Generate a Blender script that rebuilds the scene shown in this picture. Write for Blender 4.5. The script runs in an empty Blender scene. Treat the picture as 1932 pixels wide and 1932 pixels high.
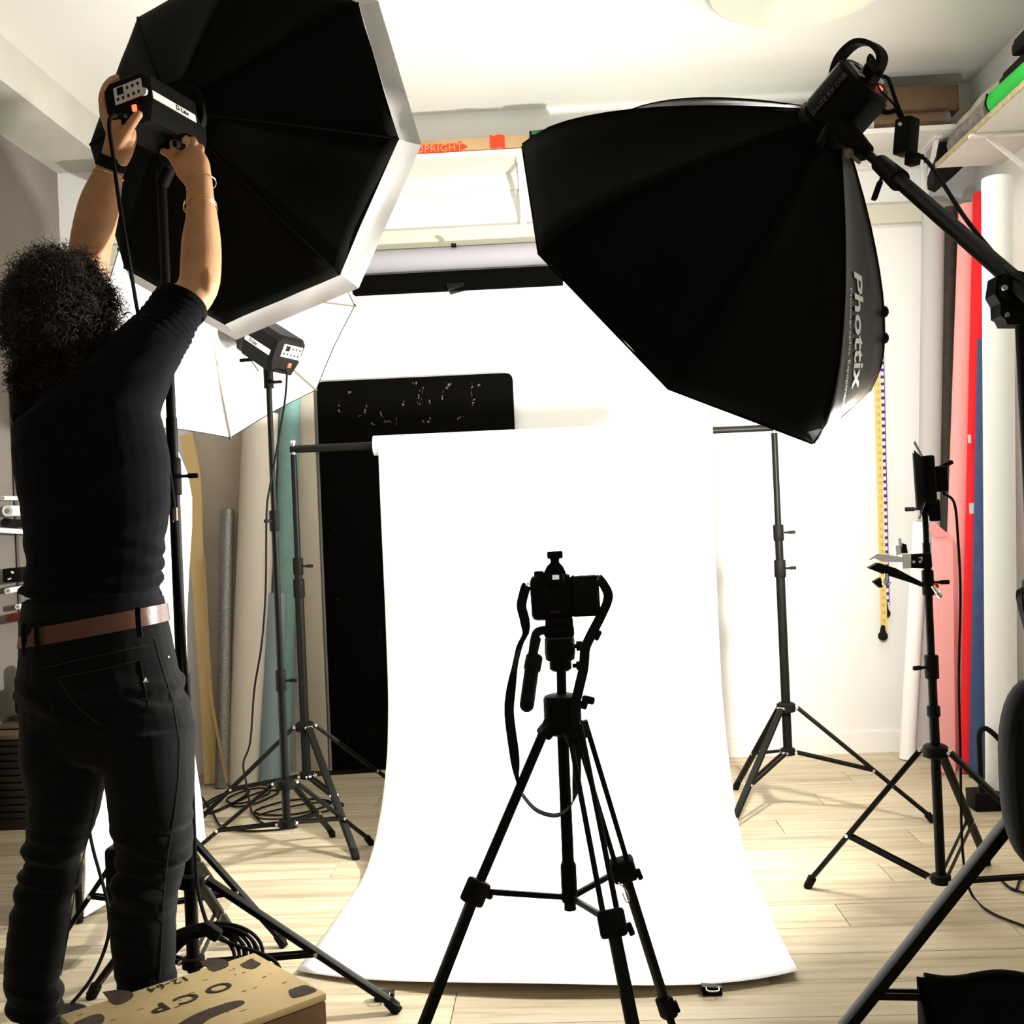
import bpy, bmesh, math, random
import numpy as np
from mathutils import Vector, Matrix, noise
from mathutils.bvhtree import BVHTree
random.seed(7)
PI = math.pi
C = bpy.context.scene.collection
# ------------------------------------------------------------------ camera
F = 2084.0
EYE = Vector((0, 0, 1.15))
CR = Matrix.Rotation(math.radians(2.5), 3, 'Z') @ Matrix.Rotation(math.radians(90.25), 3, 'X') @ Matrix.Rotation(-.042, 3, 'Z')
cd = bpy.data.cameras.new('camera'); cam = bpy.data.objects.new('camera', cd); C.objects.link(cam)
cam.matrix_world = Matrix.Translation(EYE) @ CR.to_4x4()
cd.sensor_width = 36; cd.lens = 36 * F / 1932; cd.clip_start = .05
bpy.context.scene.camera = cam
# ------------------------------------------------------------------ world, exposure, room light
sc = bpy.context.scene
sc.view_settings.view_transform = 'Standard'; sc.view_settings.look = 'None'
sc.view_settings.exposure = 0.0; sc.view_settings.gamma = 1; sc.view_settings.use_curve_mapping = False
w = bpy.data.worlds.new('world'); sc.world = w; w.use_nodes = True
w.node_tree.nodes['Background'].inputs[0].default_value = (1, .95, .87, 1)
w.node_tree.nodes['Background'].inputs[1].default_value = .05
def area(name, loc, direction, size, power, col=(1, 1, 1), shape='DISK', spread=180):
    d = bpy.data.lights.new(name, 'AREA'); d.shape = shape; d.size = size; d.energy = power; d.color = col
    d.spread = math.radians(spread)
    o = bpy.data.objects.new(name, d); C.objects.link(o); o.location = loc
    o.rotation_euler = Vector(direction).to_track_quat('-Z', 'Y').to_euler(); return o
WARM = (1, .95, .86)
OC, ON = Vector((-.80, 2.83, 2.152)), Vector((.303, .952, .03)).normalized()        # octagonal softbox on the left
SC_, SN = Vector((.419, 3.078, 1.806)), Vector((math.cos(-.5825) * math.cos(2.2862), math.cos(-.5825) * math.sin(2.2862), math.sin(-.5825)))
UC, UN = EYE + (Vector((-1.005, 3.377, 1.776)) - EYE) * 1.13, Vector((-.507, .587, .631)).normalized()
area('octabox_lamp', OC + ON * .045, ON, .9, 5, (1, .98, .95), spread=140)
area('softbox_lamp', SC_ + SN * .0, SN, 1.0, 3, (1, .97, .92), spread=130)
area('led_panel_lamp', (.885, 3.12, 1.27), (-.85, .52, .03), .12, 118, (1, .97, .93))
area('room_lamp', (.93, 3.78, 2.93), (0, 0, -1), .6, 21, (1, .97, .88))
area('rear_fill_light', (.2, -.4, 2.95), (0, .1, -1), .6, 9, WARM)  # unseen fill light, added behind the camera to lift the dark fronts

# ------------------------------------------------------------------ helpers
def V(*a): return Vector(a if len(a) > 1 else a[0])
def ray(px, py): return CR @ Vector(((px - 966) / F, -(py - 966) / F, -1))
def at(px, py, Y):
    d = ray(px, py); return EYE + d * (Y / d.y)
def flo(px, py, z=0):
    d = ray(px, py); return EYE + d * ((z - EYE.z) / d.z)
def frame(axis, up=(0, 0, 1)):
    a = Vector(axis).normalized(); u = Vector(up)
    if abs(a.dot(u.normalized())) > .98: u = Vector((1, 0, 0)) if abs(a.x) < .9 else Vector((0, 1, 0))
    x = u.cross(a).normalized(); y = a.cross(x).normalized()
    return x, y, a
class MB:
    def __init__(s): s.v = []; s.f = []
    def add(s, vs, fs):
        n = len(s.v); s.v += [Vector(v) for v in vs]; s.f += [tuple(i + n for i in f) for f in fs]; return s
    def box(s, c, sz, R=None, bev=0):
        c = Vector(c); hx, hy, hz = sz[0] / 2, sz[1] / 2, sz[2] / 2
        if bev:
            b = min(bev, hx * .9, hy * .9, hz * .9); bm = bmesh.new(); bmesh.ops.create_cube(bm, size=1)
            for v in bm.verts: v.co = Vector((v.co.x * sz[0], v.co.y * sz[1], v.co.z * sz[2]))
            bmesh.ops.bevel(bm, geom=bm.edges[:], offset=b, segments=2, profile=.5, affect='EDGES')
            vs = [v.co.copy() for v in bm.verts]; bm.verts.index_update(); fs = [[v.index for v in f.verts] for f in bm.faces]; bm.free()
        else:
            vs = [Vector((x * hx, y * hy, z * hz)) for x in (-1, 1) for y in (-1, 1) for z in (-1, 1)]
            fs = [(0, 1, 3, 2), (4, 6, 7, 5), (0, 4, 5, 1), (2, 3, 7, 6), (0, 2, 6, 4), (1, 5, 7, 3)]
        if R is not None: vs = [R @ v for v in vs]
        return s.add([v + c for v in vs], fs)
    def bar(s, p, q, w_, h, up=(0, 0, 1), bev=0):
        p, q = Vector(p), Vector(q); x, y, a = frame(q - p, up)
        return s.box((p + q) / 2, (w_, h, (q - p).length), Matrix((x, y, a)).transposed(), bev)
    def rings(s, R, cap=True):
        n = len(R[0]); vs = [v for r in R for v in r]; fs = []
        for i in range(len(R) - 1):
            for j in range(n): k = (j + 1) % n; fs.append((i * n + j, i * n + k, (i + 1) * n + k, (i + 1) * n + j))
        if cap: fs.append(tuple(range(n))[::-1]); fs.append(tuple((len(R) - 1) * n + j for j in range(n)))
        return s.add(vs, fs)
    def tube(s, p, q, r, r2=None, n=14, cap=True):
        p, q = Vector(p), Vector(q); r2 = r if r2 is None else r2; x, y, a = frame(q - p)
        return s.rings([[c + (x * math.cos(t * 2 * PI / n) + y * math.sin(t * 2 * PI / n)) * rr for t in range(n)] for c, rr in ((p, r), (q, r2))], cap)
    def lathe(s, o, axis, prof, n=24, cap=True, ph=0, up=(0, 0, 1)):
        o = Vector(o); x, y, a = frame(axis, up)
        return s.rings([[o + a * d + (x * math.cos(ph + t * 2 * PI / n) + y * math.sin(ph + t * 2 * PI / n)) * r for t in range(n)] for r, d in prof], cap)
    def path(s, pts, r, n=8, sub=4):
        P = spline(pts, sub); rr = r if callable(r) else (lambda t: r); R = []
        T = (P[1] - P[0]).normalized(); x, y, a = frame(T)
        for i, p in enumerate(P):
            t = (P[min(i + 1, len(P) - 1)] - P[max(i - 1, 0)]).normalized()
            x = (x - t * x.dot(t)).normalized(); y = t.cross(x); q = rr(i / (len(P) - 1))
            R.append([p + (x * math.cos(k * 2 * PI / n) + y * math.sin(k * 2 * PI / n)) * q for k in range(n)])
        return s.rings(R)
    def ribbon(s, pts, wdir, w_, th=.0015, sub=5):
        P = spline(pts, sub); m = len(P); R = []
        ws = wdir if isinstance(wdir, list) else [wdir] * len(pts)
        W = spline([Vector(q) for q in ws], sub)
        for i, p in enumerate(P):
            t = (P[min(i + 1, m - 1)] - P[max(i - 1, 0)]).normalized(); d = W[i] - t * W[i].dot(t); d.normalize(); nn = t.cross(d)
            R.append([p + d * w_ / 2 + nn * th, p - d * w_ / 2 + nn * th, p - d * w_ / 2 - nn * th, p + d * w_ / 2 - nn * th])
        return s.rings(R)
    def prism(s, poly, ext):
        n = len(poly); e = Vector(ext); vs = [Vector(p) for p in poly] + [Vector(p) + e for p in poly]
        return s.add(vs, [tuple(range(n))[::-1], tuple(range(n, 2 * n))] + [(i, (i + 1) % n, n + (i + 1) % n, n + i) for i in range(n)])
    def ball(s, c, r, n=14, R=None):
        c = Vector(c); r = (r, r, r) if isinstance(r, (int, float)) else r; rs = []
        for i in range(n // 2 + 1):
            ph = -PI / 2 + PI * i / (n // 2); cr = max(math.cos(ph), .02)
            ring = [Vector((r[0] * cr * math.cos(t * 2 * PI / n), r[1] * cr * math.sin(t * 2 * PI / n), r[2] * math.sin(ph))) for t in range(n)]
            rs.append([c + (R @ v if R else v) for v in ring])
        return s.rings(rs)
    def mesh(s, name, off=Vector((0, 0, 0)), smooth=True, ang=38):
        me = bpy.data.meshes.new(name); me.from_pydata([tuple(v - off) for v in s.v], [], s.f)
        bm = bmesh.new(); bm.from_mesh(me); bmesh.ops.recalc_face_normals(bm, faces=bm.faces[:]); bm.to_mesh(me); bm.free()
        if smooth:
            me.polygons.foreach_set('use_smooth', [True] * len(me.polygons)); me.set_sharp_from_angle(angle=math.radians(ang))
        me.update(); return me
def spline(pts, sub=4):
    P = [Vector(p) for p in pts]
    if len(P) < 3 or sub < 2: return P
    out = []
    for i in range(len(P) - 1):
        a, b, c, d = P[max(i - 1, 0)], P[i], P[i + 1], P[min(i + 2, len(P) - 1)]
        for k in range(sub):
            t = k / sub
            out.append(.5 * ((2 * b) + (c - a) * t + (2 * a - 5 * b + 4 * c - d) * t * t + (3 * b - a - 3 * c + d) * t ** 3))
    return out + [P[-1]]
def tag(o, label=None, cat=None, group=None, kind=None):
    if label: o['label'] = label
    if cat: o['category'] = cat
    if group: o['group'] = group
    if kind: o['kind'] = kind
    return o
def thing(name, label, cat, loc, group=None):
    o = bpy.data.objects.new(name, None); C.objects.link(o); o.location = Vector(loc); o.empty_display_size = .05
    return tag(o, label, cat, group)
def origin_of(o):
    p = Vector((0, 0, 0))
    while o is not None: p += o.location; o = o.parent
    return p
def part(name, mb, mat, parent=None, label=None, smooth=True, ang=38, kind=None):
    if parent is not None: off = origin_of(parent)
    else:
        xs = [v.x for v in mb.v]; ys = [v.y for v in mb.v]; off = Vector(((min(xs) + max(xs)) / 2, (min(ys) + max(ys)) / 2, min(v.z for v in mb.v)))
    me = mb.mesh(name, off, smooth, ang); me.materials.append(mat)
    o = bpy.data.objects.new(name, me); C.objects.link(o)
    if parent is not None: o.parent = parent
    else: o.location = off
    if label: o['label'] = label
    if kind: o['kind'] = kind
    return o
def solo(name, mb, mat, label, cat, group=None, **k):
    return tag(part(name, mb, mat, None, **k), label, cat, group)
def struct(name, mb, mat, **k):
    o = part(name, mb, mat, None, smooth=False, **k); o['kind'] = 'structure'; return o
def text(name, body, size, org, xd, yd, mat, parent, ext=.0006, space=1, shear=0, spacey=1.0, bold=0):
    cu = bpy.data.curves.new(name, 'FONT'); cu.body = body; cu.size = size; cu.extrude = ext; cu.align_x = 'CENTER'; cu.align_y = 'CENTER'
    cu.space_character = space; cu.shear = shear; cu.resolution_u = 3; cu.offset = bold
    t = bpy.data.objects.new('tmp', cu); C.objects.link(t); bpy.context.view_layer.update()
    me = bpy.data.meshes.new_from_object(t.evaluated_get(bpy.context.evaluated_depsgraph_get())); bpy.data.objects.remove(t)
    x = Vector(xd).normalized(); z = x.cross(Vector(yd)).normalized(); y = z.cross(x)
    off = origin_of(parent)
    for v in me.vertices: v.co = Vector(org) - off + x * v.co.x + y * v.co.y * spacey + z * v.co.z
    me.materials.clear(); me.materials.append(mat); me.name = name
    o = bpy.data.objects.new(name, me); C.objects.link(o); o.parent = parent; return o
# ------------------------------------------------------------------ materials
def mat(name, col, rough=.6, spec=.3, metal=0, bump=0, bscale=60, var=0, vscale=5, emit=None, es=0, alpha=1, trans=0, sheen=0, stretch=(1, 1, 1), col2=None, coat=0):
    m = bpy.data.materials.new(name); m.use_nodes = True; nt = m.node_tree; b = nt.nodes['Principled BSDF']; L = nt.links
    b.inputs['Base Color'].default_value = (*col, 1); b.inputs['Roughness'].default_value = rough
    b.inputs['Specular IOR Level'].default_value = spec; b.inputs['Metallic'].default_value = metal
    b.inputs['Sheen Weight'].default_value = sheen; b.inputs['Coat Weight'].default_value = coat
    if emit: b.inputs['Emission Color'].default_value = (*emit, 1); b.inputs['Emission Strength'].default_value = es
    if bump or var:
        tc = nt.nodes.new('ShaderNodeTexCoord'); mp = nt.nodes.new('ShaderNodeMapping'); mp.inputs['Scale'].default_value = stretch
        L.new(tc.outputs['Object'], mp.inputs['Vector'])
    if bump:
        n = nt.nodes.new('ShaderNodeTexNoise'); n.inputs['Scale'].default_value = bscale; n.inputs['Detail'].default_value = 5
        bp = nt.nodes.new('ShaderNodeBump'); bp.inputs['Strength'].default_value = bump; bp.inputs['Distance'].default_value = .004
        L.new(mp.outputs[0], n.inputs['Vector']); L.new(n.outputs['Fac'], bp.inputs['Height']); L.new(bp.outputs[0], b.inputs['Normal'])
    if var:
        n = nt.nodes.new('ShaderNodeTexNoise'); n.inputs['Scale'].default_value = vscale; n.inputs['Detail'].default_value = 6
        r = nt.nodes.new('ShaderNodeValToRGB'); r.color_ramp.elements[0].position = .35; r.color_ramp.elements[1].position = .68
        c2 = col2 or tuple(c * (1 - var) for c in col)
        r.color_ramp.elements[0].color = (*c2, 1); r.color_ramp.elements[1].color = (*col, 1)
        L.new(mp.outputs[0], n.inputs['Vector']); L.new(n.outputs['Fac'], r.inputs[0]); L.new(r.outputs[0], b.inputs['Base Color'])
    if trans:
        tr = nt.nodes.new('ShaderNodeBsdfTranslucent'); tr.inputs[0].default_value = (*col, 1); mx = nt.nodes.new('ShaderNodeMixShader'); mx.inputs[0].default_value = trans
        L.new(b.outputs[0], mx.inputs[1]); L.new(tr.outputs[0], mx.inputs[2]); L.new(mx.outputs[0], nt.nodes['Material Output'].inputs[0])
    return m
BLK = (.0055, .0053, .0035)
M = {}
M['black'] = mat('black_enamel', BLK, .45, .09)
M['matte'] = mat('matte_black_plastic', (.0052, .0049, .0034), .6, .08, bump=.2, bscale=400)
M['rubber'] = mat('black_rubber', (.006, .006, .005), .8, .15)
M['fabric'] = mat('black_softbox_cloth', (.0045, .0044, .003), .75, .04, bump=.25, bscale=9)
M['fabric2'] = mat('shiny_softbox_cloth', (.0075, .0068, .004), .42, .13, bump=.9, bscale=7, stretch=(1, 1, 1))
M['lip'] = mat('white_softbox_lip', (.60, .575, .545), .55, .3, bump=1.0, bscale=7, trans=.16, var=.2, vscale=6)
M['diffuser'] = mat('glowing_diffuser', (.9, .9, .88), .6, .2, emit=(1, .98, .94), es=.8)
M['umb'] = mat('white_umbrella_cloth', (.93, .93, .92), .5, .3, trans=.3)
M['rib'] = mat('umbrella_rib_steel', (.20, .17, .13), .5, .3, .2)
M['steel'] = mat('bright_steel', (.72, .71, .68), .25, .5, 1)
M['chrome'] = mat('chrome', (.95, .94, .93), .3, .6, .55)
M['rivet'] = mat('steel_rivet', (.75, .74, .7), .3, .5, .9)
M['white_plate'] = mat('white_printed_plate', (.8, .79, .75), .5, .3)
M['lamp_red'] = mat('red_switch_light', (.6, .02, .01), .4, .3, emit=(1, .06, .02), es=6)
M['wall'] = mat('white_wall_paint', (.80, .79, .755), .8, .15, bump=.12, bscale=14, var=.05, vscale=1.3)
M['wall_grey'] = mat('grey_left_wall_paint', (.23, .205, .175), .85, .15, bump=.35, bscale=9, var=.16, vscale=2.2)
M['ceil'] = mat('ceiling_paint', (.80, .79, .72), .85, .1, bump=.1, bscale=10, var=.04, vscale=1.1)
M['trim'] = mat('white_trim_paint', (.82, .81, .76), .5, .3)
M['soffit'] = mat('shaded_soffit_paint', (.55, .53, .46), .85, .1, bump=.3, bscale=9, var=.12, vscale=3)  # darker than the trim: shade under the beam is put into the colour
M['cream'] = mat('cream_trim_paint', (.60, .57, .455), .6, .2)
M['paper'] = mat('white_background_paper', (.93, .93, .92), .8, .1)
M['wpanel'] = mat('white_reflector_cloth_glow', (.93, .93, .92), .7, .2, emit=(1, .99, .96), es=.55)  # emission stands in for strong light falling on the cloth
M['shelf'] = mat('shelf_board', (.72, .70, .63), .6, .2, var=.08, vscale=4)
M['chip'] = mat('chipboard_edge', (.45, .37, .22), .8, .1, var=.4, vscale=60)
M['kraft'] = mat('brown_cardboard', (.42, .28, .145), .85, .1, var=.14, vscale=9)
M['kraft2'] = mat('dark_brown_cardboard', (.20, .13, .075), .85, .1, var=.25, vscale=12)
M['red_print'] = mat('red_print', (.72, .055, .02), .8, .1)
M['tan_print'] = mat('tan_print', (.62, .25, .11), .8, .1)
M['green'] = mat('green_nylon', (.02, .46, .05), .6, .3, var=.15, vscale=12)
M['dgreen'] = mat('dark_green_cloth', (.02, .12, .03), .8, .2, var=.7, vscale=30)
M['fuzzy'] = mat('grey_felt', (.22, .20, .18), .95, .1, bump=.9, bscale=60, var=.35, vscale=20)
M['beige_felt'] = mat('beige_felt', (.50, .46, .38), .95, .1, bump=.9, bscale=50, var=.3, vscale=18)
def paper(n, c, **k): return mat(n, c, .75, .15, **k)
M['p_grey'] = paper('grey_paper', (.50, .475, .46)); M['p_dark'] = paper('dark_grey_paper', (.05, .045, .035), var=.3, vscale=40)
M['p_pink'] = paper('pink_paper', (.88, .38, .36)); M['p_red'] = paper('red_paper', (.80, .02, .025)); M['p_blue'] = paper('blue_paper', (.055, .095, .21), var=.2, vscale=25)
M['p_white'] = paper('white_paper', (.88, .875, .85)); M['p_coral'] = paper('coral_paper', (.90, .30, .28))
M['p_lav'] = paper('lavender_grey_paper', (.36, .34, .37)); M['p_black'] = mat('black_paper', (.002, .002, .0015), .9, .02)
M['p_cream'] = paper('cream_paper', (.72, .66, .55)); M['p_teal'] = paper('teal_paper', (.20, .36, .33), var=.12, vscale=30); M['p_bluegrey'] = paper('blue_grey_paper', (.27, .35, .38))
M['p_tan'] = paper('tan_paper', (.62, .44, .20)); M['p_taupe'] = paper('taupe_paper', (.33, .29, .24)); M['p_beige'] = paper('beige_board', (.52, .46, .37), var=.1, vscale=4)
M['silver'] = mat('silver_foil', (.36, .35, .33), .42, .5, .7, bump=.6, bscale=160, var=.4, vscale=120)
M['chalk'] = mat('black_board_paint', (.0016, .0015, .001), .8, .03)
M['scuff'] = mat('pale_scuff_marks', (.16, .15, .10), .9, .05)
M['yellow'] = mat('yellow_tape', (.72, .52, .17), .6, .2); M['navy'] = mat('navy_print', (.05, .03, .25), .6, .2)
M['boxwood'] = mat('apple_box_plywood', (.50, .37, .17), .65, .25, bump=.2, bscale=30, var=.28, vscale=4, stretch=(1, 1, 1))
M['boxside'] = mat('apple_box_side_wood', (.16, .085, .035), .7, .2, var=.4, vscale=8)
M['inlay'] = mat('dark_wood_inlay', (.055, .035, .02), .75, .2, var=.4, vscale=50); M['stencil'] = mat('black_stencil_paint', (.03, .026, .016), .8, .1)
M['skin'] = mat('skin', (.66, .36, .185), .5, .3, bump=.15, bscale=120, var=.12, vscale=30)
M['skin'].node_tree.nodes['Principled BSDF'].inputs['Subsurface Weight'].default_value = .08
M['shirt'] = mat('dark_jersey', (.0040, .0044, .0066), .9, .04, bump=.2, bscale=300, sheen=.06)
M['jeans'] = mat('dark_denim', (.0062, .0070, .0072), .85, .05, bump=.35, bscale=420, sheen=.11, var=.25, vscale=12)
M['stitch'] = mat('denim_stitching', (.035, .036, .03), .85, .1); M['leather'] = mat('brown_leather', (.12, .042, .016), .36, .6, bump=.15, bscale=90)
M['hair'] = mat('dark_brown_hair', (.018, .0105, .005), .55, .3); M['gold'] = mat('gold', (.85, .62, .32), .25, .5, 1)
M['lens'] = mat('viewfinder_glass_glow', (.5, .5, .48), .2, .5, emit=(.8, .8, .76), es=.55)  # pale emission imitates light in the eyepiece
M['lamp'] = mat('ceiling_lamp_glass', (.5, .5, .38), .5, .3, emit=(.93, .93, .72), es=.50)
M['led'] = mat('led_panel_glow', (1, 1, 1), .5, .3, emit=(1, .98, .95), es=25)
M['chest'] = mat('dark_chest_wood', (.022, .014, .009), .6, .25, var=.3, vscale=9); M['chest_top'] = mat('worn_board_top', (.17, .115, .062), .6, .3, var=.35, vscale=7)
# floor wood: tone differs plank by plank, grain runs along the plank
def wood():
    m = bpy.data.materials.new('laminate_oak'); m.use_nodes = True; nt = m.node_tree; L = nt.links; N = nt.nodes.new; b = nt.nodes['Principled BSDF']
    tc = N('ShaderNodeTexCoord'); oi = N('ShaderNodeObjectInfo'); mp = N('ShaderNodeMapping'); mp.inputs['Scale'].default_value = (1.1, 17, 1)
    cmb = N('ShaderNodeCombineXYZ'); mul = N('ShaderNodeMath'); mul.operation = 'MULTIPLY'; mul.inputs[1].default_value = 37
    L.new(oi.outputs['Random'], mul.inputs[0]); L.new(mul.outputs[0], cmb.inputs[0]); L.new(mul.outputs[0], cmb.inputs[1]); L.new(cmb.outputs[0], mp.inputs['Location'])
    L.new(tc.outputs['Object'], mp.inputs['Vector'])
    n1 = N('ShaderNodeTexNoise'); n1.inputs['Scale'].default_value = 1.6; n1.inputs['Detail'].default_value = 8; n1.inputs['Roughness'].default_value = .62; L.new(mp.outputs[0], n1.inputs['Vector'])
    r = N('ShaderNodeValToRGB'); e = r.color_ramp.elements; e[0].position = .28; e[0].color = (.33, .245, .15, 1); e[1].position = .72; e[1].color = (.60, .53, .385, 1)
    k = e.new(.5); k.color = (.50, .42, .28, 1); L.new(n1.outputs['Fac'], r.inputs[0])
    hs = N('ShaderNodeHueSaturation'); mr = N('ShaderNodeMapRange'); mr.inputs['To Min'].default_value = .84; mr.inputs['To Max'].default_value = 1.12
    L.new(oi.outputs['Random'], mr.inputs['Value']); L.new(mr.outputs[0], hs.inputs['Value']); L.new(r.outputs[0], hs.inputs['Color']); L.new(hs.outputs[0], b.inputs['Base Color'])
    b.inputs['Roughness'].default_value = .5; b.inputs['Specular IOR Level'].default_value = .22
    bp = N('ShaderNodeBump'); bp.inputs['Strength'].default_value = .12; bp.inputs['Distance'].default_value = .002; L.new(n1.outputs['Fac'], bp.inputs['Height']); L.new(bp.outputs[0], b.inputs['Normal'])
    return m
M['wood'] = wood(); M['gap'] = mat('floor_gap', (.10, .065, .035), .9, .1)
# ------------------------------------------------------------------ room
XL, XR, YB, YF, H, T = -2.32, 1.96, 5.15, -1.6, 3.05, .1
def quadbox(x0, x1, y0, y1, z0, z1): return MB().box(((x0 + x1) / 2, (y0 + y1) / 2, (z0 + z1) / 2), (x1 - x0, y1 - y0, z1 - z0))
floor = struct('floor', quadbox(XL - T, XR + T, YF, YB + T, -.1, -.012), M['gap'])
struct('ceiling', quadbox(XL - T, XR + T, YF, YB + T, H, H + T), M['ceil'])
struct('wall_back', quadbox(XL - T, XR + T, YB, YB + T, -.012, H), M['wall'])
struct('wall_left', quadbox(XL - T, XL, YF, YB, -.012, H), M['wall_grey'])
struct('wall_right', quadbox(XR, XR + T, YF, YB, -.012, H), M['wall'])
struct('wall_front', quadbox(XL - T, XR + T, YF - T, YF, -.012, H), M['wall'])
struct('trim_1', quadbox(XL, XL + .29, YF, YB, 2.872, H), M['soffit'])
struct('baseboard_back', quadbox(XL, XR, YB - .014, YB, 0, .095), M['trim'])
struct('baseboard_right', quadbox(XR - .014, XR, YF, YB - .014, 0, .095), M['trim'])
zt, zb = at(900, 428, 5.12).z, at(900, 462, 5.12).z
struct('trim_2', quadbox(XL, XR, YB - .035, YB, zb, zt), M['cream'])
# floor planks: each a part of the floor, sharing one mesh
PW, PL = .176, 1.26
pm = MB().box((0, 0, -.006), (PL - .0022, PW - .0018, .012)).mesh('plank', Vector((0, 0, 0)), False); pm.materials.append(M['wood'])
end_meshes = {}
y = YB - PW / 2; row = 0
foff = origin_of(floor)
while y > .9:
    x = XL - [0, .72, .3, 1.0, .5][row % 5]
    while x < XR:
        x0, x1 = max(x, XL), min(x + PL, XR)
        if x1 - x0 > .02:
            if x1 - x0 > PL - .01: me = pm
            else:
                key = round(x1 - x0, 3)
                if key not in end_meshes:
                    end_meshes[key] = MB().box((0, 0, -.006), (key - .0022, PW - .0018, .012)).mesh('plank_cut', Vector((0, 0, 0)), False); end_meshes[key].materials.append(M['wood'])
                me = end_meshes[key]
            o = bpy.data.objects.new('plank', me); C.objects.link(o); o.parent = floor; o.location = Vector(((x0 + x1) / 2, y, 0)) - foff
        x += PL
    y -= PW; row += 1
struct('floor_rear', quadbox(XL, XR, YF, y + PW / 2, -.012, 0), M['wood'])
# ceiling lamp
lc = at(1522, 20, 3.9); lx, ly = lc.x, 3.92
t = thing('ceiling_light', 'round cream glass ceiling lamp flush with the ceiling', 'lamp', (lx, ly, H - .1))
part('glass_shade', MB().lathe((lx, ly, H - .06), (0, 0, -1), [(.325, 0), (.33, .015), (.30, .035), (.2, .05), (.05, .056)], 48), M['lamp'], t)
part('rim', MB().lathe((lx, ly, H), (0, 0, -1), [(.335, .0), (.348, .01), (.348, .068), (.336, .072), (.328, .06)], 48), M['trim'], t)

# ------------------------------------------------------------------ shelves and wall storage
ST = at(940, 283, 4.86).z
sh = quadbox(XL + .3, XR, YB - .29, YB, ST - .02, ST)
t = thing('wall_shelf', 'long white shelf across the back wall carrying cardboard cartons', 'shelf', (0, YB - .15, 2.755))
part('board', sh, M['shelf'], t, smooth=False)
part('front_edge', quadbox(XL + .3, XR, YB - .294, YB - .29, ST - .021, ST), M['trim'], t, smooth=False)
part('rear_batten', quadbox(XL + .3, XR, YB - .02, YB, ST - .095, ST - .02), M['shelf'], t, smooth=False)
def bracket(t, x, flip=0):
    zz = ST - .02
    b = MB().box((x, YB - .026, zz - .155), (.03, .012, .30), bev=.003).box((x, YB - .13, zz - .006), (.03, .22, .010)).bar((x, YB - .03, zz - .22), (x, YB - .2, zz - .012), .008, .02, (1, 0, 0))
    p = part('bracket', b, M['trim'], t)
    part('screw', MB().lathe((x, YB - .032, ST - .29), (0, -1, 0), [(.005, 0), (.004, .002)], 10).lathe((x, YB - .032, ST - .08), (0, -1, 0), [(.005, 0), (.004, .002)], 10), M['rib'], p)
bracket(t, at(985, 350, 5.14).x); bracket(t, at(1742, 330, 5.14).x); bracket(t, -1.7)
# right-hand shelf
SZ = at(1767, 317, 4.84).z
t = thing('side_shelf', 'white chipboard shelf along the right wall under the green bag', 'shelf', (1.8, 4.2, SZ))
part('board', quadbox(1.684, XR, 2.4, 4.84, SZ, SZ + .022), M['shelf'], t, smooth=False)
part('front_edge', quadbox(1.680, 1.684, 2.4, 4.845, SZ, SZ + .022), M['chip'], t, 'raw chipboard front edge', smooth=False)
for yy in (4.42, 3.3):
    b = MB().box((1.80, yy, SZ - .006), (.26, .03, .010)).box((XR - .008, yy, SZ - .13), (.012, .03, .26)).bar((1.74, yy, SZ - .012), (XR - .014, yy, SZ - .2), .018, .01, (0, 1, 0))
    part('bracket', b, M['trim'], t)
# cartons on the back shelf
a, b_ = at(640, 270, 4.866), at(998, 270, 4.866)
hz = at(900, 259, 4.866).z - ST
t = thing('long_carton', 'long brown carton printed with a red UPRIGHT arrow on the back shelf', 'carton', ((a.x + b_.x) / 2, 4.97, ST))
part('box', MB().box(((a.x + b_.x) / 2, 4.911, ST + hz / 2), (b_.x - a.x, .09, hz), bev=.003), M['kraft'], t)
def onface(px, py, Y): p = at(px, py, Y); return p
fy = 4.865
za, zb2 = ST + .004, ST + hz * .66
x0, x1, x2 = at(740, 285, fy).x, at(866, 280, fy).x, at(883, 280, fy).x
part('arrow_print', MB().prism([(x0, fy, za), (x1, fy, za), (x1, fy, za - .001), (x2, fy, (za + zb2) / 2), (x1, fy, zb2 + .012), (x1, fy, zb2), (x0, fy, zb2)], (0, -.0008, 0)), M['red_print'], t, 'red arrow', smooth=False)
text('lettering', 'UPRIGHT', .046, (at(829, 280, fy).x, fy - .0014, (za + zb2) / 2), (1, 0, 0), (0, 0, 1), M['tan_print'], t, space=1.12)
g = MB(); gx = at(938, 270, fy).x; gz = ST + hz * .62
for k in range(7):
    zz = gz + .028 - k * .0085; g.ribbon([(gx - .032, fy - .001, zz), (gx - .012, fy - .001, zz - .006), (gx + .01, fy - .001, zz), (gx + .034, fy - .001, zz - .008)], (0, 0, 1), .0072, .0004)
part('flag_print', g, M['red_print'], t, 'red wavy flag print')
x0, x1 = at(999, 262, 4.87).x, at(1075, 262, 4.87).x
t = thing('open_crate', 'black crate of dark green cloth at the right end of the UPRIGHT carton', 'crate', ((x0 + x1) / 2 + .01, 4.98, ST))
part('crate_wall', MB().box(((x0 + x1) / 2, 4.945, ST + .04), (x1 - x0, .13, .085)), M['matte'], t, smooth=False)
g = MB()
for k in range(3): g.path([(x0 + .01, 4.876, ST + .025 + k * .024), ((x0 + x1) / 2, 4.872, ST + .035 + k * .02), (x1 - .01, 4.876, ST + .03 + k * .022)], .009, 8)
part('folded_cloth', g, M['dgreen'], t)
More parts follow.
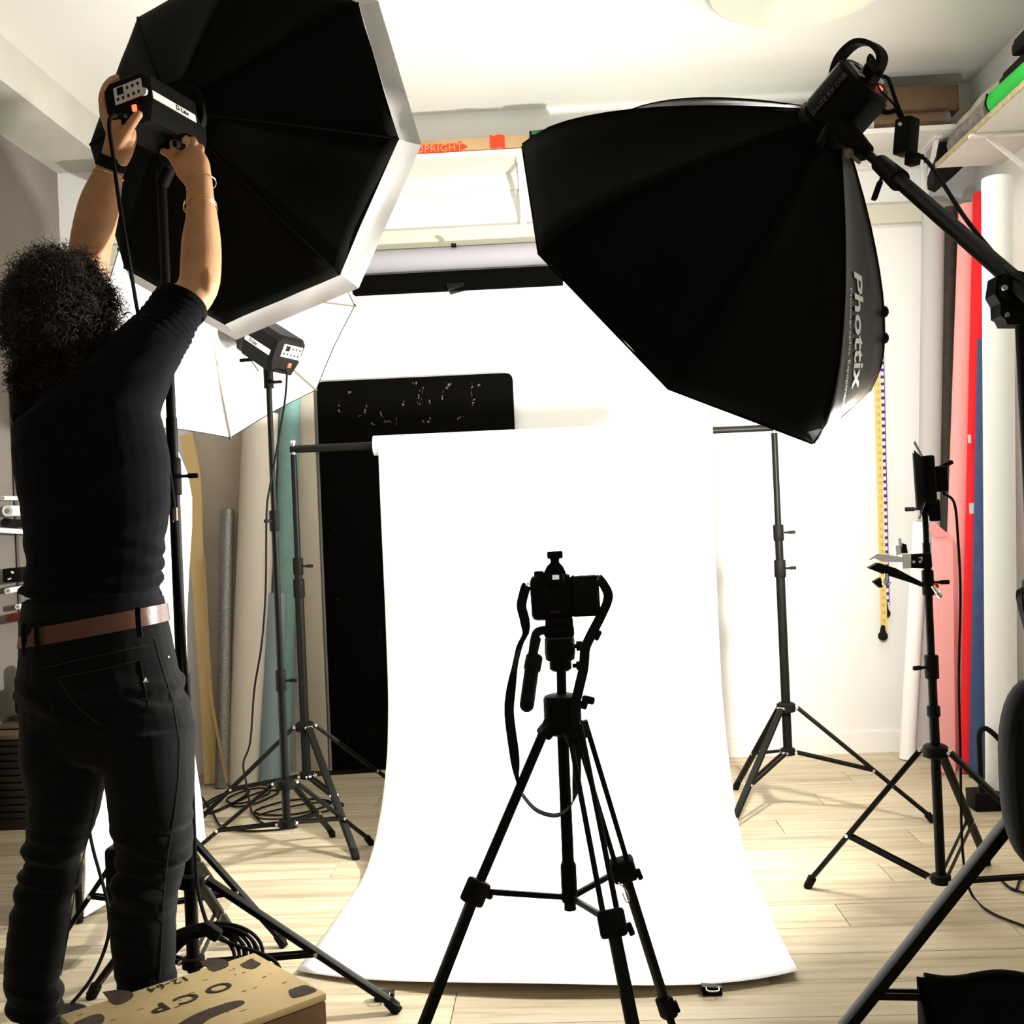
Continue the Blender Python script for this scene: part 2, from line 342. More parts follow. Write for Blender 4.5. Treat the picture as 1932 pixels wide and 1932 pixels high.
# cardboard tubes right of the strobe
p, q = at(1560, 232, 4.97), at(1802, 192, 4.97)
hh = .115
t = thing('square_carton_tube', 'dark brown square cardboard carton lying topmost at the right of the back shelf', 'carton', ((p.x + q.x) / 2, 5.0, ST + .085))
part('box', MB().box(((p.x + q.x) / 2, 5.0, ST + .085 + hh / 2), (q.x - p.x, .14, hh), bev=.004), M['kraft2'], t)
part('end_flap', MB().box((q.x + .002, 5.0, ST + .085 + hh / 2), (.004, .13, hh * .95)), M['kraft2'], t)
p, q = at(1585, 240, 4.93), at(1785, 228, 4.93)
t = thing('cardboard_tube', 'round brown cardboard tube lying beneath the square carton on the back shelf', 'tube', ((p.x + q.x) / 2, 4.925, ST))
part('tube_wall', MB().tube((p.x, 4.925, ST + .04), (q.x, 4.925, ST + .04), .04, n=24), M['kraft2'], t)
part('end_cap', MB().lathe((q.x, 4.925, ST + .04), (1, 0, 0), [(.041, -.02), (.041, .006), (.02, .012)], 20), M['fuzzy'], t)
part('label_sticker', MB().box((at(1635, 232, 4.88).x, 4.883, ST + .04), (.065, .002, .06)), M['cream'], t, 'pale yellow sticker')
# things on the right-hand shelf
s0 = SZ + .022
g = MB().path([(1.76, 4.78, s0 + .05), (1.745, 4.55, s0 + .055), (1.75, 4.35, s0 + .05)], lambda t_: .05 + .006 * math.sin(t_ * 9), 14)
solo('felt_roll', g, M['fuzzy'], 'grey fuzzy rolled felt at the far end of the right shelf', 'felt roll')
g = MB().path([(1.80, 4.82, s0 + .135), (1.79, 4.6, s0 + .14), (1.80, 4.36, s0 + .15)], lambda t_: .036 + .004 * math.sin(t_ * 12), 12)
solo('felt_roll', g, M['beige_felt'], 'beige felt roll lying on top of the grey felt roll', 'felt roll')
g = MB().ball(at(1885, 192, 4.25) + V(.03, 0, 0), (.04, .04, .04)); e1 = at(1880, 190, 4.3) + V(.02, 0, .006); e2 = e1 + V(.02, -.62, 0)
t = thing('green_bag', 'bright green tubular bag on the right shelf by the felt', 'bag', e1)
part('bag_body', MB().path([e1 + V(0, .03, 0), e1, e1 + (e2 - e1) * .5, e2], lambda t_: .048 * (.35 + .65 * min(1, t_ * 9)), 16), M['green'], t)
part('drawstring', MB().path([e1 + V(-.02, .045, -.045), e1 + V(-.05, .03, -.01), e1 + V(-.045, .02, .03)], .004, 6), M['rubber'], t)
z1 = s0 + .095
blk = []
for k, (za_, zb_, dx, yy) in enumerate([(0, .045, 0, 4.32), (.045, .085, .03, 4.36), (.085, .135, .01, 4.22), (.135, .17, .035, 4.26)]):
    g = MB().box((1.83 + dx, yy - .35, z1 + .012 + (za_ + zb_) / 2), (.16, .7, zb_ - za_ - .003), bev=.012)
    solo('folder_case', g, M['matte'], ['black case lying directly behind the green bag, lowest of its stack', 'second black case up in the stack above the green bag', 'third black case up in the stack above the green bag', 'topmost black case in the stack above the green bag'][k], 'case', 'black cases on the right shelf')
g = MB().box((1.83, 3.95, s0 + .05), (.15, .75, .10), bev=.01)
solo('storage_tin', g, M['shelf'], 'pale storage box under the stack of black cases on the right shelf', 'box')
Y_ = 4.97
solo('black_bag', MB().prism([at(x, y, Y_) for x, y in ((1775, 268), (1800, 266), (1832, 300), (1800, 332), (1778, 351), (1764, 345), (1762, 322))], (0, .1, 0)), M['rubber'], 'black bag wedged behind the far end of the right shelf', 'bag')
# backdrop rolls mounted on the back wall
def roll(name, label, p, q, r, m, core=None, group=None, parts=(), cat='paper roll'):
    p, q = Vector(p), Vector(q); a = (q - p).normalized()
    t = thing(name, label, cat, p if p.z < q.z else q, group)
    part('paper', MB().lathe(p, a, [(r * .55, -.001), (r, 0), (r, (q - p).length), (r * .55, (q - p).length + .001)], 32), m, t)
    part('core', MB().lathe(p, a, [(r * .3, -.006), (r * .5, -.006), (r * .5, (q - p).length + .006), (r * .3, (q - p).length + .006)], 20), core or M['kraft'], t)
    return t
for nm, lb, y0, y1, xa, xb, m_, Y in (('wall_paper_roll', 'lavender grey paper roll mounted across the back wall above the black one', 466, 509, 640, 1240, 'p_lav', 5.05),
                                  ('wall_paper_roll', 'black paper roll mounted low across the back wall', 511, 549, 668, 1062, 'p_black', 5.03)):
    xm = 860; zc, zr = (at(xm, y0, Y).z + at(xm, y1, Y).z) / 2, (at(xm, y0, Y).z - at(xm, y1, Y).z) / 2
    t = roll(nm, lb, (at(xa, 530, Y).x, Y, zc), (at(xb, 530, Y).x, Y, zc), zr, M[m_])
    if m_ == 'p_black':
        part('hook', MB().prism([at(x, y, Y - zr) for x, y in ((842, 535), (875, 533), (875, 538), (845, 546))], (0, .12, 0)), M['matte'], t)
        part('loose_end', MB().prism([at(x, y, Y - .02) for x, y in ((664, 548), (700, 543), (760, 545), (690, 553), (666, 556))], (0, .01, 0)), M['p_black'], t)
    else: part('hook', MB().box(at(856, 463, Y - .04), (.022, .03, .012)), M['matte'], t)
# ------------------------------------------------------------------ big black board, rolls and boards standing on the left
bl, br = at(603, 720, 5.12).x, at(967, 706, 5.12).x; bh = at(800, 712, 5.12).z
t = thing('black_board', 'tall black painted panel with rounded corners leaning on the back wall', 'board', ((bl + br) / 2 - .01, 5.11, 0))
def rrect(x0, x1, z0, z1, r, y):
    o = []
    for cx, cz, a0 in ((x1 - r, z1 - r, 0), (x0 + r, z1 - r, PI / 2)):
        o += [(cx + r * math.cos(a0 + k * PI / 8), y, cz + r * math.sin(a0 + k * PI / 8)) for k in range(5)]
    return o + [(x0, y, z0), (x1, y, z0)]
part('panel', MB().prism(rrect(bl - .012, br, 0.004, bh, .03, 5.10), (0, .03, 0)), M['chalk'], t, smooth=False)
g = MB(); rs = random.Random(3)
for (x, y, L_, an) in [(690, 770, 10, 1.2), (760, 765, 14, 1.4), (790, 750, 24, 1.3), (797, 745, 26, 1.28), (782, 722, 6, 0), (845, 728, 9, .7), (835, 745, 12, 1.5), (848, 725, 5, .4), (890, 735, 18, 1.5), (893, 760, 12, 1.2), (730, 796, 18, 0), (748, 793, 10, 1.5), (700, 800, 20, 0), (810, 762, 14, 1.55), (812, 790, 8, 1.2), (803, 795, 12, 0), (640, 770, 16, 1.5), (684, 782, 18, .4), (720, 782, 10, 2.2), (870, 788, 20, .1), (660, 740, 3, 0), (903, 727, 3, .3)]:
    for k in range(7):
        u = rs.uniform(-.5, .5); px, py = x + math.cos(an) * L_ * u + rs.uniform(-1.5, 1.5), y - math.sin(an) * L_ * u * 1.4 + rs.uniform(-1.5, 1.5)
        p = at(px, py, 5.0995); sz = rs.uniform(.0012, .004); g.box(p, (sz, .0008, sz * rs.uniform(.8, 3)), Matrix.Rotation(rs.uniform(-.5, .5), 3, 'Y'))
for px, py in ((632, 1000), (636, 1130), (642, 1130), (715, 1190), (718, 1196), (655, 1395), (700, 1385), (690, 1160)): g.box(at(px, py, 5.0995), (.004, .0008, .003))
part('scuffs', g, M['scuff'], t, smooth=False, kind='stuff')
L1 = 4.99
def lean(name, label, bx, by, tx, ty, rpx, m, Yb=None, Yt=None, **k):
    b = flo(bx, by)
    if Yb: b = at(bx, by, Yb); b.z = 0
    Yt = Yt or b.y
    t_ = at(tx, ty, Yt); b.z = .002
    return roll(name, label, b, t_, rpx * b.y / F, m, **k)
lean('paper_roll', 'tall cream white paper roll standing in the left back corner', 462, 1470, 492, 780, 34, M['p_cream'], Yb=4.93, Yt=5.02)
lean('foil_roll', 'silver foil roll with rough sparkling wrap standing left of the cream roll', 418, 1476, 429, 962, 13, M['silver'], Yb=4.86, Yt=4.98)
lean('paper_roll', 'slim dark taupe roll standing directly behind the silver foil roll', 442, 1462, 452, 970, 12, M['p_taupe'], Yb=4.98, Yt=5.06)
lean('paper_roll', 'teal paper roll leaning behind the umbrella stand', 528, 1452, 549, 690, 20, M['p_teal'], Yb=5.02, Yt=5.06)
lean('paper_roll', 'blue grey paper roll standing in front of the teal one', 508, 1470, 522, 1120, 19, M['p_bluegrey'], Yb=4.90, Yt=4.99)
g = MB().ribbon([at(398, 1478, 4.9), at(392, 1350, 4.92), at(382, 1200, 4.94), at(372, 1060, 4.97), at(366, 900, 5.0), at(350, 820, 5.02)], (1, .25, 0), .058, .003)
solo('curved_sheet', g, M['p_tan'], 'curled tan paper sheet standing beside the white reflector', 'paper sheet')
g = MB().box((at(585, 1100, 5.12).x, 5.115, 1.0), (.11, .03, 1.99), bev=.003)
solo('beige_board', g, M['p_beige'], 'narrow beige board leaning against wall left of the black panel', 'board')
g = MB().box((at(465, 1000, 5.13).x - .02, 5.135, 1.1), (.42, .012, 2.19), bev=.002)
solo('beige_board', g, M['p_beige'], 'wide beige board behind the cream paper roll', 'board')
g = MB().ribbon([at(428, 1476, 4.82) * 1, at(396, 1300, 4.85), at(392, 1200, 4.9), at(385, 1050, 4.95)], (1, .2, 0), .012, .004)
solo('wooden_slat', g, M['kraft'], 'thin wooden slat leaning between tan sheet and silver foil roll', 'slat')
# ------------------------------------------------------------------ colour rolls on the right
def lean2(label, bx, by, tx, ty, rb, m, Yb, Yt=None, z0=.002, **k):
    b = at(bx, by, Yb); b.z = z0; Yt = Yt or Yb; tt = at(tx, ty, Yt)
    return roll('paper_roll', label, b, tt, rb * Yb / F, m, **k)
lean2('slim white paper roll nearest the bare back wall', 1711, 1424, 1737, 985, 14, M['p_white'], 4.98, 5.02)
lean2('tall light grey paper roll left of the dark grey one', 1748, 1415, 1762, 392, 21, M['p_grey'], 5.07, 5.09)
lean2('tall dark grey paper roll between light grey and pink rolls', 1780, 1420, 1793, 392, 12.5, M['p_dark'], 5.02, 5.07)
t = lean2('tall pink paper roll leaning beside the red one', 1793, 1452, 1829, 388, 19.5, M['p_pink'], 4.80, 4.98)
lean2('slim tall white roll between pink and red rolls', 1818, 1448, 1843, 374, 8, M['p_white'], 4.95, 5.05)
t = lean2('bright red paper roll with white tape labels', 1827, 1452, 1852, 366, 15.5, M['p_red'], 4.70, 4.90)
part('tape_label', MB().box(at(1836, 959, 4.72), (.030, .003, .045)), M['white_plate'], t, 'white tape label'); part('tape_label', MB().box(at(1829, 828, 4.76), (.012, .003, .035)), M['white_plate'], t, 'narrow white tape label')
lean2('dark blue paper roll standing right of the red one', 1846, 1462, 1862, 640, 17, M['p_blue'], 4.62, 4.72)
lean2('thick white paper roll, tallest at the right wall', 1890, 1518, 1881, 338, 28, M['p_white'], 4.18, 4.32)
# pink sheet folded over
Yp = 4.66
g = MB().prism([at(x, y, Yp) for x, y in ((1760, 1012), (1797, 1013), (1803, 1458), (1768, 1458))], (0, .012, 0))
t = thing('pink_sheet', 'loose pink card sheet with a folded coral top edge by the light stand', 'card sheet', at(1785, 1448, Yp) * 1)
t.location.z = 0
part('sheet', g, M['p_pink'], t, smooth=False)
part('folded_corner', MB().prism([at(x, y, Yp - .01) for x, y in ((1752, 1000), (1760, 983), (1795, 1012), (1765, 1014))], (0, .006, 0)), M['p_coral'], t, 'coral folded corner', smooth=False)
# hanging measuring tapes
for (xa, ya, xb, yb, cx, cy, lb) in ((1651, 560, 1668, 1192, 1666, 1200, 'yellow hanging measuring tape ending in the lower black knob'), (1660, 560, 1673, 1140, 1671, 1157, 'blue and white hanging measuring tape ending in the upper black knob')):
    yel = cy == 1200; Yt = 5.118 if yel else 5.134
    p, q = at(xa, ya, Yt), at(xb, yb, Yt)
    t = thing('measuring_tape', lb, 'tape', (q.x, Yt, q.z - .05))
    part('band', MB().ribbon([p, q], (1, 0, 0), .030 if yel else .024, .0012), M['yellow'] if yel else M['white_plate'], t)
    g = MB(); nn = 44
    for k in range(nn):
        c = p.lerp(q, (k + .5) / nn)
        if yel:
            g.box(c + V(.004, -.0018, 0), (.0035, .0008, .016)); g.box(c + V(-.004, -.0018, 0), (.0025, .0008, .014))
        else: g.box(c + V(0, -.0018, 0), (.022, .0008, .014))
    if not yel: g.ribbon([p + V(.011, -.0018, 0), q + V(.011, -.0018, 0)], (1, 0, 0), .003, .0006)
    part('printed_marks', g, M['kraft'] if yel else M['navy'], t, smooth=False, kind='stuff')
    e = at(cx, cy, Yt)
    part('end_knob', MB().lathe(e + V(0, .012, 0), (0, -1, 0), [(.012, 0), (.021, .004), (.021, .016), (.012, .022)], 20).prism([e + V(-.007, -.008, .05), e + V(.007, -.008, .05), e + V(.013, -.008, .01), e + V(-.013, -.008, .01)], (0, .014, 0)), M['rubber'], t)
    part('wall_pin', MB().lathe((p.x, 5.15, p.z - .004), (0, -1, 0), [(.004, 0), (.004, 5.15 - Yt + .002), (.009, 5.15 - Yt + .003), (.007, 5.15 - Yt + .008)], 10), M['steel'], t)
# black steel weight rack on the floor at right
rk = flo(1862, 1532); Yr = rk.y
t = thing('steel_rack', 'low black steel stand with bent tube handles on the right floor', 'rack', (rk.x + .03, Yr + .06, 0))
part('base_plate', MB().box((rk.x + .075, Yr + .05, .035), (.23, .10, .066), bev=.004), M['matte'], t)
for dy, x0 in ((0.015, 1852), (.085, 1886)):
    a0 = at(x0, 1500, Yr + dy); aa = V(a0.x, Yr + dy, .06); zt_ = .25
    part('tube_handle', MB().path([aa, aa + V(0, 0, zt_ - .08), aa + V(.004, 0, zt_ - .02), aa + V(.03, 0, zt_ - .01), aa + V(.07, -.01, zt_ - .05), aa + V(.085, -.01, zt_ - .08), aa + V(.085, -.01, 0)], .010, 10), M['black'], t)
# ------------------------------------------------------------------ left wall storage
t = thing('plan_chest', 'dark flat-file chest of shallow layers at the left edge behind the man', 'chest', (-2.2, 4.5, 0))
ctop = at(20, 1392, 4.25).z; nl = 11
part('plinth', MB().box((-2.20, 4.60, .02), (.235, .68, .04)), M['chest'], t, smooth=False)
for k in range(nl):
    z0 = .04 + k * (ctop - .05) / nl; hk = (ctop - .05) / nl
    part('drawer', MB().box((-2.20 + .003 * math.sin(k * 3), 4.60 + .003 * math.cos(k * 5), z0 + hk / 2), (.23, .67, hk - .006), bev=.003), M['chest'], t)
part('lid', MB().box((-2.195, 4.60, ctop), (.25, .69, .018), bev=.004), M['chest_top'], t)
for k, (dz, sx, yy) in enumerate(((.022, .22, 4.64), (.040, .20, 4.70), (.058, .19, 4.76))):
    solo('flat_board', MB().box((-2.205, yy, ctop + dz), (sx, .55 - .08 * k, .014), Matrix.Rotation(.05 * (k - 1), 3, 'Z'), bev=.002), M['chest_top'], ['brown board lying lowest on the flat-file chest', 'brown board lying in the middle of the pile on the chest', 'brown board lying topmost on the flat-file chest'][k], 'board', 'boards on the chest')
e = at(14, 1308, 4.55)
t = thing('black_camera_case', 'black case with a round ring standing on the chest', 'case', (-2.19, 4.42, ctop + .066))
part('case_body', MB().box((-2.19, 4.42, ctop + .066 + .06), (.09, .12, .12), bev=.02).box((-2.17, 4.45, ctop + .20), (.07, .1, .16), bev=.03), M['rubber'], t)
part('ring', MB().lathe((-2.185, 4.362, ctop + .12), (0, -1, 0), [(.014, 0), (.020, 0), (.020, .008), (.014, .008)], 18), M['kraft'], t)
def wtube(label, px, py, r, m, y0=4.34, y1=5.1, dz=0, cat='tube'):
    a = at(px, py, y0); b = V(a.x + .02, y1, a.z + dz)
    t = thing('wall_tube', label, cat, a, 'tubes racked on the left wall')
    part('tube_wall', MB().lathe(a, b - a, [(r * .5, .002), (r, 0), (r, (b - a).length), (r * .5, (b - a).length)], 18), m, t)
    part('end_hole', MB().lathe(a - (b - a).normalized() * .001, b - a, [(r * .05, 0), (r * .5, .0005)], 14), M['p_taupe'], t, 'hollow dark end')
    return t
wtube('small white tube, uppermost of the tubes on the left wall', 5, 940, .009, M['p_white'], dz=.01)
wtube('thick pale tube below the small uppermost one on the left wall', 14, 964, .022, M['p_white'])
wtube('long white tube sloping under the dark cloth on the left wall', -6, 1000, .011, M['p_white'], dz=-.04)
wtube('white tube with open end just below the black carton', 14, 1115, .012, M['p_white'], dz=.03)
wtube('short white tube end above the red bar', 33, 1145, .011, M['p_white'], y0=4.45)
g = MB().path([at(10, 985, 4.4), at(30, 988, 4.5), at(52, 986, 4.62)], .018, 10); solo('dark_cloth', g, M['rubber'], 'dark green black cloth bundle tucked between white tubes', 'cloth')
a = at(8, 1086, 4.36); g = MB().box((a.x + .03, 4.60, a.z), (.075, .48, .055), bev=.003)
t = thing('black_carton', 'black carton with white marks below the tubes on the left wall', 'carton', (a.x, 4.6, a.z - .03))
part('box', g, M['matte'], t); part('white_mark', MB().box((a.x + .035, 4.358, a.z + .012), (.012, .002, .008), Matrix.Rotation(.7, 3, 'Y')).box((a.x + .022, 4.358, a.z - .014), (.014, .002, .006), Matrix.Rotation(-.3, 3, 'Y')), M['white_plate'], t, 'white printed marks')
a = at(12, 1166, 4.40); solo('red_bar', MB().box((a.x + .03, 4.6, a.z), (.06, .4, .028)), mat('dark_red_paint', (.12, .012, .008), .6), 'dark red bar racked below the white tubes', 'bar')
rackx = -2.31
t = thing('peg_rack', 'wooden wall rack with pegs holding the tubes beside the man', 'rack', (rackx, 4.9, .6))
part('upright', MB().box((rackx + .004, 4.95, 1.2), (.012, .05, 1.3)), M['wall_grey'], t, smooth=False); part('upright', MB().box((rackx + .004, 4.62, 1.2), (.012, .05, 1.3)), M['wall_grey'], t, smooth=False)
for py in (888, 962, 1005, 1100, 1128, 1155, 1176):
    z = at(30, py, 4.5).z - .02
    part('peg', MB().box((rackx + .095, 4.95, z), (.19, .014, .012)), M['chip'], t, smooth=False); part('peg', MB().box((rackx + .095, 4.62, z), (.19, .014, .012)), M['chip'], t, smooth=False)
g = MB().prism([at(x, y, 4.6) for x, y in ((27, 850), (33, 850), (33, 884), (23, 884))], (0, .02, 0)); solo('black_clamp', g, M['matte'], 'small black clamp hanging on the left wall above the tubes', 'clamp')

# ------------------------------------------------------------------ stands
def knob(t, c, d, L_=.035, parent=None):
    c = Vector(c); d = Vector(d).normalized()
    x, y, a = frame(d)
    g = MB().tube(c, c + d * L_ * .6, .004).box(c + d * L_ * .8, (L_ * .28, .012, L_ * .75), Matrix((x, y, a)).transposed(), bev=.003)
    return part('wing_knob', g, M['rubber'], parent or t)
def stand(name, label, X, Y, feet, hub, lo, secs, collars, legw=.024, frac=.6, group=None, cat='light stand'):
    t = thing(name, label, cat, (X, Y, 0), group)
    for z0, z1, r in secs: part('column_section', MB().tube((X, Y, z0), (X, Y, z1), r, n=18), M['black'], t)
    for z, h, r, d in collars:
        c = part('collar', MB().lathe((X, Y, z), (0, 0, 1), [(r * .9, 0), (r, .004), (r, h - .004), (r * .88, h)], 18), M['matte'], t)
        if d: knob(t, (X + d[0] * r, Y + d[1] * r, z + h * .5), (d[0], d[1], 0))
    part('leg_hub', MB().lathe((X, Y, hub - .018), (0, 0, 1), [(.026, 0), (.034, .004), (.034, .030), (.026, .036)], 6 * 3), M['matte'], t)
    if lo: part('lower_hub', MB().lathe((X, Y, lo - .012), (0, 0, 1), [(.02, 0), (.027, .003), (.027, .024), (.02, .028)], 18), M['matte'], t)
    riv = MB()
    for fx, fy_ in feet:
        d = V(fx - X, fy_ - Y, 0); d.normalize(); side = V(-d.y, d.x, 0)
        p = V(X, Y, hub) + d * .040; q = V(fx, fy_, .012)
        leg = part('leg', MB().bar(p, q, legw, legw * .55, side.cross(q - p), bev=.003), M['black'], t)
        part('rubber_foot', MB().tube(q + (p - q).normalized() * .028, q - V(0, 0, .011), legw * .56, legw * .5), M['rubber'], leg)
        riv.lathe(p + side * -legw * .0 - (side * 1) * (legw * .0), side, [(.005, -.014), (.005, .014)], 8)
        if lo:
            m = p.lerp(q, frac)
            a0 = V(X, Y, lo) + d * .03
            part('spreader', MB().bar(a0 + side * .009, m + side * .009, .012, .004, side).bar(a0 - side * .009, m - side * .009, .012, .004, side), M['black'], t)
            riv.lathe(m, side, [(.005, -.0155), (.005, .0155)], 8).lathe(a0, side, [(.005, -.0155), (.005, .0155)], 8)
    part('rivets', riv, M['rivet'], t, 'small bright rivets', kind='stuff')
    return t
def xy(v): return (v.x, v.y)
# backdrop support: two stands and a crossbar carrying the white paper
YS = 4.12
s1x, s2x = at(575, 1372, YS).x, at(1483, 1335, YS).x
zbar = at(548, 848, YS).z
st1 = stand('backdrop_stand', 'black tripod stand holding the left end of the backdrop crossbar', s1x, YS, [xy(flo(672, 1622)), (s1x - .46, YS - .12), (s1x + .40, YS + .28)], .395, .21,
      [(.21, .92, .0165), (.90, 1.0, .0145), (.98, zbar - .02, .0115)], [(.88, .07, .021, None), (.965, .065, .019, (1, -.2))], .026, .55, 'backdrop stands')
st2 = stand('backdrop_stand', 'black tripod stand holding the right end of the backdrop crossbar', s2x, YS, [xy(flo(1388, 1490)), xy(flo(1762, 1552)), xy(flo(1362, 1608))], .405, .24,
      [(.24, .92, .0165), (.90, 1.05, .0145), (1.03, zbar - .02, .0115)], [(.885, .065, .021, (1, .2)), (1.02, .06, .019, (1, -.2))], .024, .57, 'backdrop stands')
t = thing('crossbar', 'black steel crossbar spanning the two backdrop stands', 'crossbar', ((s1x + s2x) / 2, YS, zbar))
part('bar_tube', MB().tube((at(548, 848, YS).x, YS, zbar), ((s1x + s2x) / 2, YS, zbar), .0145, n=18).tube(((s1x + s2x) / 2, YS, zbar), (s2x + .02, YS, zbar), .0125, n=18), M['black'], t)
part('end_pin', MB().lathe((s1x, YS, zbar - .022), (0, 0, 1), [(.009, 0), (.009, .045), (.012, .046), (.010, .055)], 14), M['steel'], t)
part('end_pin', MB().lathe((s2x, YS, zbar - .022), (0, 0, 1), [(.009, 0), (.009, .045), (.012, .046), (.010, .055)], 14), M['steel'], t)
# white seamless paper: roll and sweep
rr = .037; pxl, pxr = at(706, 850, YS).x, at(1342, 812, YS).x
t = thing('white_backdrop', 'white seamless paper backdrop sweeping from the crossbar onto the floor', 'backdrop', ((pxl + pxr) / 2, 3.3, 0))
part('paper_roll', MB().lathe((pxl, YS, zbar), (1, 0, 0), [(.016, 0), (rr, 0), (rr, pxr - pxl), (.016, pxr - pxl)], 32), M['paper'], t)
wl, wr = at(719, 900, YS).x, at(1341, 900, YS).x
prof = [(YS - rr, zbar)]
for k in range(1, 14): prof.append((YS - rr - .004 * math.sin(k * .5), zbar - (zbar - .62) * k / 13))
for k in range(1, 19):
    a_ = k / 18 * PI / 2; prof.append((YS - rr - .62 * (1 - math.cos(a_)) - 0, .62 - .617 * math.sin(a_)))
ye = 2.62
for k in range(1, 17):
    yy = 3.46 + (ye - 3.46) * k / 16; prof.append((yy, .003))
vs, fs = [], []; nx = 24; m_ = len(prof)
fl, fr = flo(540, 1825), flo(1484, 1836)
for i, (yy, zz) in enumerate(prof):
    f_ = i / (m_ - 1)
    for j in range(nx + 1):
        u = j / nx; x = wl + (wr - wl) * u
        g_ = max(0, (4.0 - yy) / 1.3)
        x += (-.055 * g_ * (1 - u)) + (-.03 * g_ * u)
        yj = yy; zj = zz
        if f_ > .72:
            s_ = (f_ - .72) / .28
            yj += s_ * (.19 * (1 - u) ** 3 + .09 * u ** 6)
            zj += s_ ** 4 * (.006 + .022 * math.sin(PI * min(1, u * 1.02)) ** 2 + .012 * u ** 4)
        vs.append(V(x, yj, zj))
for i in range(m_ - 1):
    for j in range(nx): fs.append((i * (nx + 1) + j, i * (nx + 1) + j + 1, (i + 1) * (nx + 1) + j + 1, (i + 1) * (nx + 1) + j))
pp = part('paper_sheet', MB().add(vs, fs), M['paper'], t, ang=80)
sm = pp.modifiers.new('thickness', 'SOLIDIFY'); sm.thickness = .0006
for nm, px, py, lb in (('floor_clip', 725, 1875, 'black clip at the left front corner of the white paper'), ('floor_clip', 1343, 1864, 'black clip at the right front edge of the white paper')):
    c = flo(px, py, .014); t = thing(nm, lb, 'clip', (c.x, c.y, 0), 'clips on the paper edge')
    part('clip_jaw', MB().box(c + V(0, 0, .004), (.048, .022, .004), Matrix.Rotation(.08, 3, 'Y')).box(c + V(0, -.004, -.009), (.046, .018, .006)).box(c + V(0, .010, -.003), (.046, .004, .016)), M['black'], t)
    part('clip_lever', MB().path([c + V(-.015, -.01, .006), c + V(-.012, -.026, .004), c + V(.012, -.026, .004), c + V(.015, -.01, .006)], .0015, 6), M['steel'], t)
# umbrella stand, LED stand, main stand, rear stand
ux, uy = at(538, 1478, 3.66).x, 3.66
stand('light_stand', 'black light stand carrying the umbrella flash head, standing over coiled cable', ux, uy, [xy(flo(345, 1630)), xy(flo(702, 1594)), (ux + .07, uy + .38)], .29, .155,
      [(.155, .63, .0135), (.61, 1.16, .0115), (1.13, 1.65, .0095)], [(.60, .07, .0175, (1, -.15)), (1.135, .07, .017, (-.3, -1))], .022, .6, 'light stands')
lx_, ly_ = 1.006, 3.1
stand('light_stand', 'black light stand carrying the LED panel at right', lx_, ly_, [xy(flo(1523, 1675)), (lx_ + .42, ly_ - .33), (lx_ + .28, ly_ + .42)], .455, .1,
      [(.09, .56, .0135), (.55, .70, .012), (.68, 1.03, .0105), (1.02, 1.13, .008)], [(.55, .03, .018, None), (.655, .065, .019, (-.9, -.3)), (.885, .07, .016, (1, -.1)), (1.11, .03, .013, (-1, 0))], .024, .62, 'light stands')
mx, my = -.918, 2.6
stand('light_stand', 'tall black light stand holding the octagonal softbox beside the man', mx, my, [xy(flo(752, 1910)), xy(flo(171, 1884)), (mx - .04, my + .45)], .318, .12,
      [(.10, .80, .0155), (.78, 1.42, .0135), (1.40, 2.02, .0115)], [(.74, .07, .020, None), (1.235, .09, .0185, (1, 0))], .026, .58, 'light stands')
rx_, ry_ = at(300, 1650, 3.02).x, 3.03
stand('light_stand', 'short black stand behind the man in front of the white reflector', rx_, ry_, [xy(flo(537, 1787)), xy(flo(104, 1798)), (rx_ + .02, ry_ + .42)], .36, .12,
      [(.12, .62, .014), (.60, 1.08, .012)], [(.58, .06, .018, None)], .024, .6, 'light stands')
solo('power_pack', MB().box((at(219, 1660, 2.95).x + .05, 2.93, at(219, 1660, 2.95).z), (.12, .07, .20), bev=.012), M['matte'], 'black power pack box hanging behind the right knee', 'power pack')
# ------------------------------------------------------------------ white reflector panel behind the man
g = MB(); R_ = []
b0, b1 = flo(158, 1742), flo(378, 1596); b0.z = b1.z = .015
zt0, prof2 = 1.42, [(0, 1.0), (.1, 1.0), (.25, .98), (.4, .97), (.55, .955), (.7, .96), (.8, .985), (.88, 1.0), (.94, .975), (1.0, .90)]
vs, fs = [], []; nx = 12
for i, (f_, wf) in enumerate(prof2):
    for j in range(nx + 1):
        u = j / nx; p = b0.lerp(b1, 1 - (1 - u) * 1.0) if 0 else b0 + (b1 - b0) * (1 - (1 - u)) * 1
        q = b0 + (b1 - b0) * (u * wf); q.z = .02 + zt0 * f_; q += V(.018, -.003, 0) * math.sin(f_ * 7 + u * 2)
        vs.append(q)
for i in range(len(prof2) - 1):
    for j in range(nx): fs.append((i * (nx + 1) + j, i * (nx + 1) + j + 1, (i + 1) * (nx + 1) + j + 1, (i + 1) * (nx + 1) + j))
t = thing('reflector_panel', 'white reflector panel with painted-in glow standing between the man and the paper rolls', 'reflector', (b0 + b1) / 2)
t.location.z = 0
po = part('white_cloth', MB().add(vs, fs), M['wpanel'], t, ang=80); sm = po.modifiers.new('thickness', 'SOLIDIFY'); sm.thickness = .006
part('frame_tube', MB().path([b0 + V(-.012, 0, -.012), b0 + V(-.012, 0, .7), b0 + V(-.010, 0, 1.44)], .010, 10).path([b0 + V(-.012, 0, 0), b1 + V(-.012, 0, 0)], .008, 8), M['black'], t, 'black frame tube')
